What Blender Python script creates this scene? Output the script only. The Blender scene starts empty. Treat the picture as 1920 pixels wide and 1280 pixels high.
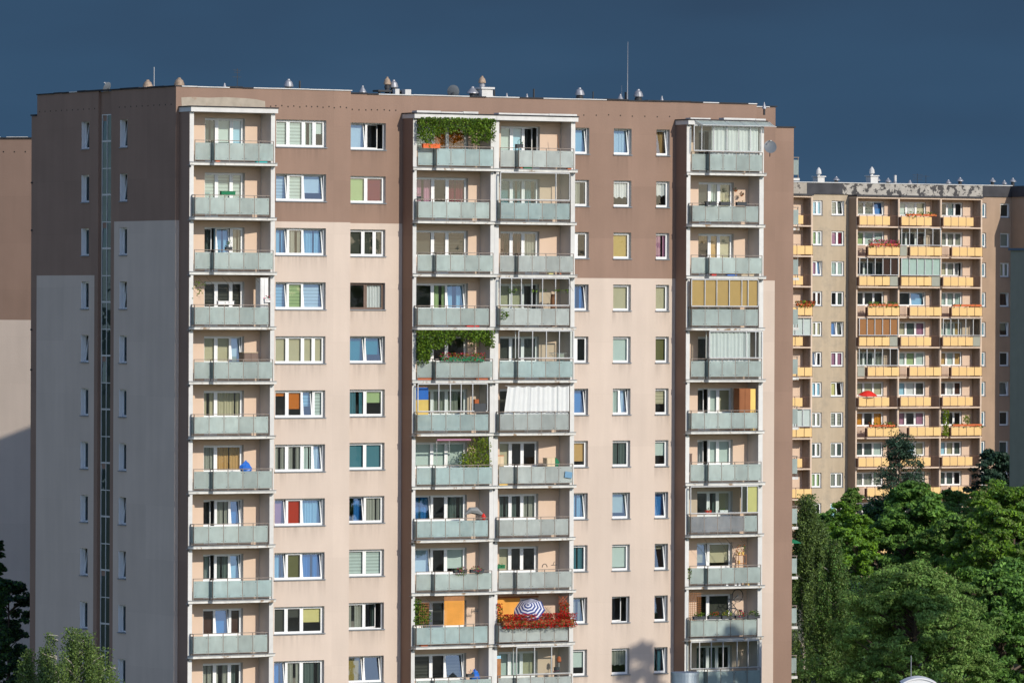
import bpy, math, random
import numpy as np
from mathutils import Vector, Matrix
R = math.radians
sc = bpy.context.scene
col = sc.collection

# ------------------------------------------------------------------ camera
ZC = 24.2                       # eye height, a window high up in a block 300 m away
cam = bpy.data.objects.new("camera", bpy.data.cameras.new("camera"))
col.objects.link(cam)
cam.location = (0, 0, ZC)
cam.data.sensor_width = 36
cam.data.lens = 36 * 11499.455 / 1920
cam.data.clip_start = 5
cam.data.clip_end = 20000
PITCH, ROLL = -0.0050284, 0.0041176
cam.matrix_world = Matrix.Translation((0, 0, ZC)) @ Matrix.Rotation(math.pi / 2 + PITCH, 4, 'X') @ Matrix.Rotation(ROLL, 4, 'Z')
sc.camera = cam

# ------------------------------------------------------------------ light
SUN_AZ = 42.5                   # degrees to the right of straight behind the camera
SUN_EL = 26.6
sv = Vector((math.sin(R(SUN_AZ)) * math.cos(R(SUN_EL)), -math.cos(R(SUN_AZ)) * math.cos(R(SUN_EL)), math.sin(R(SUN_EL))))
sl = bpy.data.lights.new("sun", 'SUN')
sl.energy = 3.9
sl.angle = R(0.5)
sl.color = (1.0, 0.92, 0.80)
so = bpy.data.objects.new("sun", sl)
so.rotation_euler = (-sv).to_track_quat('-Z', 'Y').to_euler()
col.objects.link(so)

w = bpy.data.worlds.new("World")
sc.world = w
w.use_nodes = True
nt = w.node_tree
nt.nodes.clear()
N = nt.nodes.new
L = nt.links.new
sky = N('ShaderNodeTexSky')
sky.sky_type = 'NISHITA'
sky.sun_disc = False
sky.sun_elevation = R(SUN_EL)
sky.sun_rotation = math.atan2(sv.x, sv.y)
sky.altitude = 200
sky.air_density = 1.0
sky.dust_density = 0.3
sky.ozone_density = 3.0
skm = N('ShaderNodeMix'); skm.data_type = 'RGBA'; skm.blend_type = 'MULTIPLY'; skm.inputs[0].default_value = 1
skm.inputs[7].default_value = (0.182, 0.165, 0.172, 1)
L(sky.outputs[0], skm.inputs[6])
tc = N('ShaderNodeTexCoord')
sx = N('ShaderNodeSeparateXYZ'); L(tc.outputs['Generated'], sx.inputs[0])
# the storm front that fills the northern half of the sky
mp = N('ShaderNodeMapping'); mp.inputs['Scale'].default_value = (14, 14, 42); L(tc.outputs['Generated'], mp.inputs[0])
n1 = N('ShaderNodeTexNoise'); n1.inputs['Scale'].default_value = 1.0; n1.inputs['Detail'].default_value = 3.0; n1.inputs['Roughness'].default_value = 0.45
L(mp.outputs[0], n1.inputs[0])
zr = N('ShaderNodeMapRange'); zr.inputs[1].default_value = 0.0; zr.inputs[2].default_value = 0.075; L(sx.outputs[2], zr.inputs[0])
ad = N('ShaderNodeMath'); ad.operation = 'MULTIPLY_ADD'; ad.inputs[1].default_value = 1.3; L(n1.outputs[0], ad.inputs[0])
sb_ = N('ShaderNodeMath'); sb_.operation = 'SUBTRACT'; sb_.inputs[1].default_value = 0.65; L(zr.outputs[0], sb_.inputs[0]); L(sb_.outputs[0], ad.inputs[2])
cr = N('ShaderNodeValToRGB'); L(ad.outputs[0], cr.inputs[0])
cr.color_ramp.elements[0].position = 0.0; cr.color_ramp.elements[0].color = (0.050, 0.105, 0.188, 1)
cr.color_ramp.elements[1].position = 1.0; cr.color_ramp.elements[1].color = (0.030, 0.060, 0.112, 1)
e = cr.color_ramp.elements.new(0.5); e.color = (0.036, 0.082, 0.152, 1)
mk = N('ShaderNodeMapRange'); mk.interpolation_type = 'SMOOTHSTEP'; mk.inputs[1].default_value = 0.1; mk.inputs[2].default_value = 0.75
L(sx.outputs[1], mk.inputs[0])
zk = N('ShaderNodeMapRange'); zk.interpolation_type = 'SMOOTHSTEP'; zk.inputs[1].default_value = 0.75; zk.inputs[2].default_value = 0.3
L(sx.outputs[2], zk.inputs[0])
mm = N('ShaderNodeMath'); mm.operation = 'MULTIPLY'; L(mk.outputs[0], mm.inputs[0]); L(zk.outputs[0], mm.inputs[1])
mx = N('ShaderNodeMix'); mx.data_type = 'RGBA'; L(mm.outputs[0], mx.inputs[0]); L(skm.outputs[2], mx.inputs[6]); L(cr.outputs[0], mx.inputs[7])
bg = N('ShaderNodeBackground'); bg.inputs[1].default_value = 1.0; L(mx.outputs[2], bg.inputs[0])
wo = N('ShaderNodeOutputWorld'); L(bg.outputs[0], wo.inputs[0])

sc.view_settings.view_transform = 'Standard'
sc.view_settings.look = 'None'
sc.view_settings.exposure = 0
sc.view_settings.gamma = 1
sc.render.engine = 'CYCLES'
sc.cycles.max_bounces = 8
sc.cycles.transparent_max_bounces = 24
sc.cycles.caustics_reflective = False
sc.cycles.caustics_refractive = False

# ------------------------------------------------------------------ materials
def s2l(h):
    h = h.lstrip('#')
    o = []
    for i in (0, 2, 4):
        c = int(h[i:i + 2], 16) / 255
        o.append(c / 12.92 if c <= 0.04045 else ((c + 0.055) / 1.055) ** 2.4)
    return tuple(o)

MATS = {}
def mat(name, c, rough=0.8, var=0.12, scale=1.5, metal=0.0, streak=0.0, c2=None, thr=None, island=0.0, trans=0.0, spec=0.3, bump=0.0, panels=0.0):
    """surface with object-space mottling; streak = rain streaks running down; c2/thr = patches of a second colour"""
    if name in MATS: return MATS[name]
    if isinstance(c, str): c = s2l(c)
    m = bpy.data.materials.new(name); m.use_nodes = True
    t = m.node_tree; b = t.nodes['Principled BSDF']
    b.inputs['Roughness'].default_value = rough
    b.inputs['Metallic'].default_value = metal
    b.inputs['Specular IOR Level'].default_value = spec
    co = t.nodes.new('ShaderNodeTexCoord')
    nz = t.nodes.new('ShaderNodeTexNoise'); nz.inputs['Scale'].default_value = scale; nz.inputs['Detail'].default_value = 5
    t.links.new(co.outputs['Object'], nz.inputs[0])
    mr = t.nodes.new('ShaderNodeMapRange'); mr.inputs[1].default_value = 0.25; mr.inputs[2].default_value = 0.75
    mr.inputs[3].default_value = 1 - var; mr.inputs[4].default_value = 1 + var
    t.links.new(nz.outputs[0], mr.inputs[0])
    val = mr.outputs[0]
    if streak:
        mp = t.nodes.new('ShaderNodeMapping'); mp.inputs['Scale'].default_value = (1.15, 1.15, 0.13)
        t.links.new(co.outputs['Object'], mp.inputs[0])
        n2 = t.nodes.new('ShaderNodeTexNoise'); n2.inputs['Scale'].default_value = 1.3; n2.inputs['Detail'].default_value = 2.5
        t.links.new(mp.outputs[0], n2.inputs[0])
        m2 = t.nodes.new('ShaderNodeMapRange'); m2.inputs[1].default_value = 0.3; m2.inputs[2].default_value = 0.7
        m2.inputs[3].default_value = 1 - streak; m2.inputs[4].default_value = 1 + streak * 0.6
        t.links.new(n2.outputs[0], m2.inputs[0])
        mu = t.nodes.new('ShaderNodeMath'); mu.operation = 'MULTIPLY'
        t.links.new(val, mu.inputs[0]); t.links.new(m2.outputs[0], mu.inputs[1]); val = mu.outputs[0]
    if panels:       # prefabricated slabs: each a shade different, with a faint joint
        sp_ = t.nodes.new('ShaderNodeSeparateXYZ'); t.links.new(co.outputs['Object'], sp_.inputs[0])
        sm = t.nodes.new('ShaderNodeMath'); sm.operation = 'ADD'; t.links.new(sp_.outputs[0], sm.inputs[0]); t.links.new(sp_.outputs[1], sm.inputs[1])
        zo = t.nodes.new('ShaderNodeMath'); zo.operation = 'ADD'; zo.inputs[1].default_value = -0.55; t.links.new(sp_.outputs[2], zo.inputs[0])
        cb = t.nodes.new('ShaderNodeCombineXYZ'); t.links.new(sm.outputs[0], cb.inputs[0]); t.links.new(zo.outputs[0], cb.inputs[1])
        br = t.nodes.new('ShaderNodeTexBrick'); br.offset = 0.0; br.inputs['Scale'].default_value = 1.0; br.inputs['Brick Width'].default_value = 3.05; br.inputs['Row Height'].default_value = 2.75
        br.inputs['Mortar Size'].default_value = 0.012; br.inputs['Mortar Smooth'].default_value = 1.0
        br.inputs['Color1'].default_value = (1 - panels,) * 3 + (1,); br.inputs['Color2'].default_value = (1 + panels,) * 3 + (1,); br.inputs['Mortar'].default_value = (0.93, 0.93, 0.93, 1)
        t.links.new(cb.outputs[0], br.inputs[0])
        mu = t.nodes.new('ShaderNodeMath'); mu.operation = 'MULTIPLY'
        t.links.new(val, mu.inputs[0]); t.links.new(br.outputs[0], mu.inputs[1]); val = mu.outputs[0]
    if island:
        ge = t.nodes.new('ShaderNodeNewGeometry')
        m3 = t.nodes.new('ShaderNodeMapRange'); m3.inputs[3].default_value = 1 - island; m3.inputs[4].default_value = 1 + island
        t.links.new(ge.outputs['Random Per Island'], m3.inputs[0])
        mu = t.nodes.new('ShaderNodeMath'); mu.operation = 'MULTIPLY'
        t.links.new(val, mu.inputs[0]); t.links.new(m3.outputs[0], mu.inputs[1]); val = mu.outputs[0]
    src = None
    if c2 is not None:
        if isinstance(c2, str): c2 = s2l(c2)
        n3 = t.nodes.new('ShaderNodeTexNoise'); n3.inputs['Scale'].default_value = thr[0]; n3.inputs['Detail'].default_value = 6; n3.inputs['Roughness'].default_value = 0.65
        t.links.new(co.outputs['Object'], n3.inputs[0])
        m4 = t.nodes.new('ShaderNodeMapRange'); m4.inputs[1].default_value = thr[1]; m4.inputs[2].default_value = thr[1] + thr[2]
        t.links.new(n3.outputs[0], m4.inputs[0])
        mc = t.nodes.new('ShaderNodeMix'); mc.data_type = 'RGBA'
        mc.inputs[6].default_value = (*c, 1); mc.inputs[7].default_value = (*c2, 1)
        t.links.new(m4.outputs[0], mc.inputs[0]); src = mc.outputs[2]
    hv = t.nodes.new('ShaderNodeVectorMath'); hv.operation = 'SCALE'
    if src: t.links.new(src, hv.inputs[0])
    else: hv.inputs[0].default_value = c
    t.links.new(val, hv.inputs['Scale'])
    t.links.new(hv.outputs[0], b.inputs['Base Color'])
    if bump:
        bp = t.nodes.new('ShaderNodeBump'); bp.inputs['Strength'].default_value = bump; bp.inputs['Distance'].default_value = 0.02
        n5 = t.nodes.new('ShaderNodeTexNoise'); n5.inputs['Scale'].default_value = 9; n5.inputs['Detail'].default_value = 4
        t.links.new(co.outputs['Object'], n5.inputs[0]); t.links.new(n5.outputs[0], bp.inputs['Height']); t.links.new(bp.outputs[0], b.inputs['Normal'])
    if trans:
        tr = t.nodes.new('ShaderNodeBsdfTranslucent'); t.links.new(hv.outputs[0], tr.inputs[0])
        ms = t.nodes.new('ShaderNodeMixShader'); ms.inputs[0].default_value = trans
        t.links.new(b.outputs[0], ms.inputs[1]); t.links.new(tr.outputs[0], ms.inputs[2])
        t.links.new(ms.outputs[0], t.nodes['Material Output'].inputs[0])
    MATS[name] = m
    return m

def glassmat(name, tint, ior, wob=0.0, refl=(0.88, 0.95, 1)):
    m = bpy.data.materials.new(name); m.use_nodes = True
    t = m.node_tree; t.nodes.clear()
    o = t.nodes.new('ShaderNodeOutputMaterial'); ms = t.nodes.new('ShaderNodeMixShader')
    fr = t.nodes.new('ShaderNodeFresnel')
    gb_ = t.nodes.new('ShaderNodeNewGeometry')      # a pane looks the same whichever way its face points
    e1 = t.nodes.new('ShaderNodeMath'); e1.operation = 'MULTIPLY_ADD'; e1.inputs[1].default_value = -2; e1.inputs[2].default_value = 1; t.links.new(gb_.outputs['Backfacing'], e1.inputs[0])
    e2 = t.nodes.new('ShaderNodeMath'); e2.operation = 'POWER'; e2.inputs[0].default_value = ior; t.links.new(e1.outputs[0], e2.inputs[1]); t.links.new(e2.outputs[0], fr.inputs[0])
    tp = t.nodes.new('ShaderNodeBsdfTransparent'); tp.inputs[0].default_value = (*tint, 1)
    gl = t.nodes.new('ShaderNodeBsdfGlossy'); gl.inputs['Roughness'].default_value = 0.02; gl.inputs[0].default_value = (*refl, 1)
    if wob:
        co = t.nodes.new('ShaderNodeTexCoord'); nz = t.nodes.new('ShaderNodeTexNoise'); nz.inputs['Scale'].default_value = 1.1
        bp = t.nodes.new('ShaderNodeBump'); bp.inputs['Strength'].default_value = wob; bp.inputs['Distance'].default_value = 0.05
        t.links.new(co.outputs['Object'], nz.inputs[0]); t.links.new(nz.outputs[0], bp.inputs['Height'])
        t.links.new(bp.outputs[0], gl.inputs['Normal'])
    t.links.new(fr.outputs[0], ms.inputs[0]); t.links.new(tp.outputs[0], ms.inputs[1]); t.links.new(gl.outputs[0], ms.inputs[2])
    t.links.new(ms.outputs[0], o.inputs[0])
    MATS[name] = m
    return m

def frosted(name, c, clear=0.18):
    m = bpy.data.materials.new(name); m.use_nodes = True
    t = m.node_tree; t.nodes.clear()
    o = t.nodes.new('ShaderNodeOutputMaterial')
    co = t.nodes.new('ShaderNodeTexCoord'); nz = t.nodes.new('ShaderNodeTexNoise'); nz.inputs['Scale'].default_value = 1.6; nz.inputs['Detail'].default_value = 3
    t.links.new(co.outputs['Object'], nz.inputs[0])
    ge = t.nodes.new('ShaderNodeNewGeometry')
    a1 = t.nodes.new('ShaderNodeMapRange'); a1.inputs[3].default_value = 0.78; a1.inputs[4].default_value = 1.12; t.links.new(nz.outputs[0], a1.inputs[0])
    a2 = t.nodes.new('ShaderNodeMapRange'); a2.inputs[3].default_value = 0.86; a2.inputs[4].default_value = 1.1; t.links.new(ge.outputs['Random Per Island'], a2.inputs[0])
    oi = t.nodes.new('ShaderNodeObjectInfo'); a3 = t.nodes.new('ShaderNodeMapRange'); a3.inputs[3].default_value = 0.93; a3.inputs[4].default_value = 1.10; t.links.new(oi.outputs['Random'], a3.inputs[0])
    # faint vertical bars: the old railing and clutter standing close behind the frosted sheets
    sp_ = t.nodes.new('ShaderNodeSeparateXYZ'); t.links.new(co.outputs['Object'], sp_.inputs[0])
    cx_ = t.nodes.new('ShaderNodeCombineXYZ'); t.links.new(sp_.outputs[0], cx_.inputs[0])
    m9 = t.nodes.new('ShaderNodeMath'); m9.operation = 'MULTIPLY_ADD'; m9.inputs[1].default_value = .35; t.links.new(sp_.outputs[2], m9.inputs[0]); t.links.new(oi.outputs['Random'], m9.inputs[2]); t.links.new(m9.outputs[0], cx_.inputs[2])
    n9 = t.nodes.new('ShaderNodeTexNoise'); n9.inputs['Scale'].default_value = 3.6; n9.inputs['Detail'].default_value = 2.0; t.links.new(cx_.outputs[0], n9.inputs[0])
    a4 = t.nodes.new('ShaderNodeMapRange'); a4.inputs[1].default_value = .3; a4.inputs[2].default_value = .7; a4.inputs[3].default_value = 0.94; a4.inputs[4].default_value = 1.06; t.links.new(n9.outputs[0], a4.inputs[0])
    mz = t.nodes.new('ShaderNodeMath'); mz.operation = 'MULTIPLY'; t.links.new(a3.outputs[0], mz.inputs[0]); t.links.new(a4.outputs[0], mz.inputs[1])
    my = t.nodes.new('ShaderNodeMath'); my.operation = 'MULTIPLY'; t.links.new(mz.outputs[0], my.inputs[0]); t.links.new(a2.outputs[0], my.inputs[1])
    mu = t.nodes.new('ShaderNodeMath'); mu.operation = 'MULTIPLY'; t.links.new(a1.outputs[0], mu.inputs[0]); t.links.new(my.outputs[0], mu.inputs[1])
    hv = t.nodes.new('ShaderNodeVectorMath'); hv.operation = 'SCALE'; hv.inputs[0].default_value = c; t.links.new(mu.outputs[0], hv.inputs['Scale'])
    df = t.nodes.new('ShaderNodeBsdfPrincipled'); df.inputs['Roughness'].default_value = 0.25; df.inputs['Specular IOR Level'].default_value = 0.5
    tl = t.nodes.new('ShaderNodeBsdfTranslucent'); tp = t.nodes.new('ShaderNodeBsdfTransparent')
    t.links.new(hv.outputs[0], df.inputs['Base Color']); t.links.new(hv.outputs[0], tl.inputs[0])
    m1 = t.nodes.new('ShaderNodeMixShader'); m1.inputs[0].default_value = 0.38
    m2 = t.nodes.new('ShaderNodeMixShader'); m2.inputs[0].default_value = clear
    t.links.new(df.outputs[0], m1.inputs[1]); t.links.new(tl.outputs[0], m1.inputs[2])
    t.links.new(m1.outputs[0], m2.inputs[1]); t.links.new(tp.outputs[0], m2.inputs[2]); t.links.new(m2.outputs[0], o.inputs[0])
    MATS[name] = m
    return m

glassmat('window_glass', (0.88, 0.91, 0.90), 1.75, 0.05)
glassmat('tilted_glass', (0.74, 0.80, 0.82), 2.35, 0.05)
glassmat('stair_glass', (0.25, 0.30, 0.30), 2.0, 0.20, (0.50, 0.76, 0.92))
glassmat('gable_glass', (0.55, 0.62, 0.62), 1.6, 0.1, (0.6, 0.8, 0.92))
glassmat('loggia_glass', (0.85, 0.90, 0.88), 1.5, 0.05)
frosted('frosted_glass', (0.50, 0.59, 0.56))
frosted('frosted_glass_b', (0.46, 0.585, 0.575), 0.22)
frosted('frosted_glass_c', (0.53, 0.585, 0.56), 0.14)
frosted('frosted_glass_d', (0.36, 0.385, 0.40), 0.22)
frosted('frosted_side_shaded', (0.33, 0.40, 0.39), 0.2)  # darker copy of the balcony glass, with shade put into its colour
mat('brown_render', (0.258, 0.171, 0.127), var=0.06, scale=0.5, streak=0.05, panels=0.05, bump=0.25)
mat('cream_render', (0.557, 0.466, 0.390), var=0.04, scale=0.45, streak=0.045, panels=0.035, bump=0.25)
mat('peach_render', (0.60, 0.455, 0.345), var=0.03, scale=0.8, streak=0.03)
mat('white_paint', (0.60, 0.60, 0.575), var=0.06, scale=3, streak=0.09)
mat('grey_wall', (0.52, 0.49, 0.46), var=0.05, scale=2, streak=0.06)
mat('slab_white', (0.60, 0.60, 0.565), var=0.12, scale=4, streak=0.12, c2=(0.30, 0.22, 0.15), thr=(1.8, 0.57, 0.08))
mat('slab_grey', (0.30, 0.30, 0.29), var=0.2, scale=4, c2=(0.30, 0.19, 0.10), thr=(3.0, 0.60, 0.1))
mat('flashing', (0.26, 0.28, 0.29), rough=0.5, metal=0.3, var=0.15)
mat('sill_metal', (0.20, 0.22, 0.24), rough=0.5, metal=0.2)
mat('rail_metal', (0.24, 0.205, 0.175), rough=0.5, metal=0.35, var=0.25, scale=6)
mat('rusty_metal', (0.22, 0.15, 0.11), rough=0.8, var=0.35, scale=5)
mat('pvc_white', (0.78, 0.79, 0.78), rough=0.35, var=0.03)
mat('reveal_white', (0.78, 0.80, 0.81), var=0.04)
mat('reveal_cream', (0.50, 0.47, 0.44), var=0.04)
mat('frame_brown', (0.16, 0.11, 0.085), rough=0.5)
mat('roof_felt', (0.030, 0.030, 0.033), var=0.3, scale=2)
mat('roof_white', (0.55, 0.55, 0.53), rough=0.5, var=0.15)
mat('patch_plaster', (0.36, 0.315, 0.25), var=0.16, scale=2.5, c2=(0.34, 0.24, 0.17), thr=(1.5, 0.6, 0.05))
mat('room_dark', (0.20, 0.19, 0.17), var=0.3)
mat('black_hole', (0.02, 0.016, 0.014))
mat('galvanised', (0.30, 0.31, 0.33), rough=0.5, metal=0.45, var=0.2, scale=4)
mat('rust_cowl', (0.34, 0.26, 0.19), rough=0.7, metal=0.2, var=0.35, scale=7)
mat('dark_metal', (0.035, 0.038, 0.042), rough=0.5)
mat('dish_grey', (0.13, 0.15, 0.17), rough=0.45)
mat('alu', (0.50, 0.51, 0.51), rough=0.4, metal=0.3)
mat('terracotta', (0.52, 0.13, 0.045))
mat('bark', (0.10, 0.075, 0.055), var=0.3, scale=4)
mat('birch_bark', (0.42, 0.38, 0.32), var=0.35, scale=5)
mat('wood', (0.33, 0.15, 0.06), var=0.2, scale=5)

PAL = dict(m='#c2d4cc', l='#c2bc9c', k='#b89e52', t='#cca66c', o='#c8701c', r='#b33014', v='#742038', g='#a6bf88', e='#1c8a94',
           u='#467c88', b='#3a86c8', p='#b5839c', n='#44463f', a='#a2a598', w='#dfe2e0', q='#67673f', h='#4a322a', y='#d8cf8a',
           s='#5a6a64', c='#a2d2e6', d='#b87c50', j='#dd9a2a', z='#d2e8ee')  # b, c, z also paint reflected sky into blinds behind the panes
for k_, h_ in PAL.items():
    mat('fabric_' + k_, h_, rough=0.9, var=0.04, scale=3, trans=0.15)
    l_ = tuple(x * (0.5 if k_ in 'ns' else 0.74) for x in s2l(h_))
    mat('band_' + k_, l_, rough=0.9, var=0.04, scale=3, trans=0.15)

# ------------------------------------------------------------------ mesh helpers
class MB:
    def __init__(s): s.v = []; s.f = []; s.m = []; s.names = []
    def mi(s, name):
        if name not in s.names: s.names.append(name)
        return s.names.index(name)
    def face(s, pts, m):
        b = len(s.v); s.v += [tuple(p) for p in pts]; s.f.append(tuple(range(b, b + len(pts)))); s.m.append(s.mi(m))
    def box(s, x0, x1, y0, y1, z0, z1, m):
        b = len(s.v)
        s.v += [(x, y, z) for z in (z0, z1) for y in (y0, y1) for x in (x0, x1)]
        for q in ((0, 2, 3, 1), (4, 5, 7, 6), (0, 1, 5, 4), (1, 3, 7, 5), (3, 2, 6, 7), (2, 0, 4, 6)):
            s.f.append(tuple(b + i for i in q)); s.m.append(s.mi(m))
    def bar(s, p0, p1, wx, wy, m, up=(0, 0, 1)):
        p0 = Vector(p0); p1 = Vector(p1); d = (p1 - p0).normalized()
        u = d.cross(Vector(up))
        if u.length < 1e-4: u = d.cross(Vector((0, 1, 0)))
        u.normalize(); v = u.cross(d)
        b = len(s.v)
        for p in (p0, p1):
            for a, c in ((-1, -1), (1, -1), (1, 1), (-1, 1)): s.v.append(tuple(p + u * (a * wx / 2) + v * (c * wy / 2)))
        for q in ((0, 1, 2, 3), (7, 6, 5, 4), (0, 4, 5, 1), (1, 5, 6, 2), (2, 6, 7, 3), (3, 7, 4, 0)):
            s.f.append(tuple(b + i for i in q)); s.m.append(s.mi(m))
    def tube(s, pts, rads, m, n=6, cap=True):
        pts = [Vector(p) for p in pts]
        if not hasattr(rads, '__len__'): rads = [rads] * len(pts)
        b = len(s.v); k = len(pts)
        for i, p in enumerate(pts):
            d = (pts[min(i + 1, k - 1)] - pts[max(i - 1, 0)]).normalized()
            u = d.cross(Vector((0, 0, 1)))
            if u.length < 1e-3: u = Vector((1, 0, 0))
            u.normalize(); v = u.cross(d)
            for j in range(n):
                t = 2 * math.pi * j / n
                s.v.append(tuple(p + (u * math.cos(t) + v * math.sin(t)) * rads[i]))
        mi = s.mi(m)
        for i in range(k - 1):
            for j in range(n):
                s.f.append((b + i * n + j, b + i * n + (j + 1) % n, b + (i + 1) * n + (j + 1) % n, b + (i + 1) * n + j)); s.m.append(mi)
        if cap:
            s.f.append(tuple(b + j for j in range(n))[::-1]); s.m.append(mi)
            s.f.append(tuple(b + (k - 1) * n + j for j in range(n))); s.m.append(mi)
    def lathe(s, cx, cy, prof, m, n=16):
        s.tube([(cx, cy, z + i * 1e-5) for i, (r, z) in enumerate(prof)], [max(r, 0.003) for r, z in prof], m, n)
    def prism(s, poly, z0, z1, m, mtop=None):
        n = len(poly)
        for i in range(n):
            a, b_ = poly[i], poly[(i + 1) % n]
            s.face([(a[0], a[1], z0), (b_[0], b_[1], z0), (b_[0], b_[1], z1), (a[0], a[1], z1)], m)
        s.face([(p[0], p[1], z0) for p in poly][::-1], m)
        s.face([(p[0], p[1], z1) for p in poly], mtop or m)
    def build(s, name, parent=None, smooth=False):
        me = bpy.data.meshes.new(name)
        me.from_pydata(s.v, [], s.f)
        for n_ in s.names: me.materials.append(MATS[n_])
        me.polygons.foreach_set('material_index', s.m)
        if smooth: me.polygons.foreach_set('use_smooth', [True] * len(me.polygons))
        me.update()
        o = bpy.data.objects.new(name, me); col.objects.link(o)
        if parent: o.parent = parent
        return o

def tag(o, label=None, cat=None, group=None, kind=None):
    if label: o['label'] = label
    if cat: o['category'] = cat
    if group: o['group'] = group
    if kind: o['kind'] = kind
    return o

ANG = R(31.506392)
CA, SA = math.cos(ANG), math.sin(ANG)
def empty(name, loc, rz=0.0):
    o = bpy.data.objects.new(name, None); o.empty_display_size = 0.5
    o.location = loc; o.rotation_euler = (0, 0, rz); col.objects.link(o); return o
MAIN0 = (-16.944071, 308.429)
def wl(s, y, z, org=MAIN0):      # building coordinates to the world
    return (org[0] + CA * s - SA * y, org[1] + SA * s + CA * y, z)

rng = np.random.default_rng(5)
def leaf_mesh(name, cen, size, mats, parent=None, flat=0.35, out=None, aspect=0.6, weights=None, seed=None):
    """many small leaf-shaped faces at the given centres"""
    g = np.random.default_rng(seed) if seed is not None else rng
    n = len(cen)
    nm = g.normal(size=(n, 3))
    if out is not None: nm = nm * 0.75 + out
    nm[:, 2] += flat
    nm /= np.linalg.norm(nm, axis=1)[:, None]
    r = g.normal(size=(n, 3)); u = np.cross(nm, r); u /= np.linalg.norm(u, axis=1)[:, None] + 1e-9
    v = np.cross(nm, u)
    sz = size * g.uniform(0.6, 1.35, size=(n, 1))
    V = np.empty((n, 4, 3))
    V[:, 0] = cen - u * sz; V[:, 2] = cen + u * sz
    V[:, 1] = cen + v * sz * aspect - u * sz * 0.15; V[:, 3] = cen - v * sz * aspect - u * sz * 0.15
    me = bpy.data.meshes.new(name)
    me.vertices.add(4 * n); me.vertices.foreach_set('co', V.reshape(-1))
    me.loops.add(4 * n); me.loops.foreach_set('vertex_index', np.arange(4 * n, dtype=np.int32))
    me.polygons.add(n); me.polygons.foreach_set('loop_start', np.arange(0, 4 * n, 4, dtype=np.int32))
    try: me.polygons.foreach_set('loop_total', np.full(n, 4, dtype=np.int32))
    except Exception: pass
    for m in mats: me.materials.append(MATS[m])
    me.polygons.foreach_set('material_index', g.choice(len(mats), size=n, p=weights).astype(np.int32))
    me.update(); me.validate()
    o = bpy.data.objects.new(name, me); col.objects.link(o)
    if parent: o.parent = parent
    return o

# ------------------------------------------------------------------ walls and windows
def wall(mb, plane, u0, u1, z0, z1, holes, zone, depth, reveal, cuts_u=(), cuts_z=(), face='front'):
    """sheet with rectangular openings and reveals. face 'front': plane y=plane, u along x; 'side': plane x=plane, u along y"""
    us = sorted({u0, u1, *[h[0] for h in holes], *[h[1] for h in holes], *cuts_u})
    zs = sorted({z0, z1, *[h[2] for h in holes], *[h[3] for h in holes], *cuts_z})
    us = [u for u in us if u0 <= u <= u1]; zs = [z for z in zs if z0 <= z <= z1]
    P = (lambda u, d, z: (u, plane + d, z)) if face == 'front' else (lambda u, d, z: (plane + d, u, z))
    for i in range(len(us) - 1):
        cu = (us[i] + us[i + 1]) / 2
        for j in range(len(zs) - 1):
            cz = (zs[j] + zs[j + 1]) / 2
            if any(h[0] < cu < h[1] and h[2] < cz < h[3] for h in holes): continue
            mb.face([P(us[i], 0, zs[j]), P(us[i + 1], 0, zs[j]), P(us[i + 1], 0, zs[j + 1]), P(us[i], 0, zs[j + 1])], zone(cu, cz))
    for h in holes:
        a, b, c, d = h[:4]
        mb.face([P(a, 0, c), P(a, depth, c), P(a, depth, d), P(a, 0, d)], reveal)
        mb.face([P(b, 0, c), P(b, 0, d), P(b, depth, d), P(b, depth, c)], reveal)
        mb.face([P(a, 0, d), P(a, depth, d), P(b, depth, d), P(b, 0, d)], reveal)
        mb.face([P(a, 0, c), P(b, 0, c), P(b, depth, c), P(a, depth, c)], reveal)

def parse(spec):
    out = []
    for t in spec.split():
        d = dict(tilt=False, open=False, kind='X', col='n', frac=1.0)
        if t[0] == '/': d['tilt'] = True; t = t[1:]
        elif t[0] == '>': d['open'] = True; t = t[1:]
        d['kind'] = t[0]
        if len(t) > 1: d['col'] = t[1]
        if len(t) > 2: d['frac'] = int(t[2]) / 10
        out.append(d)
    return out

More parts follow.
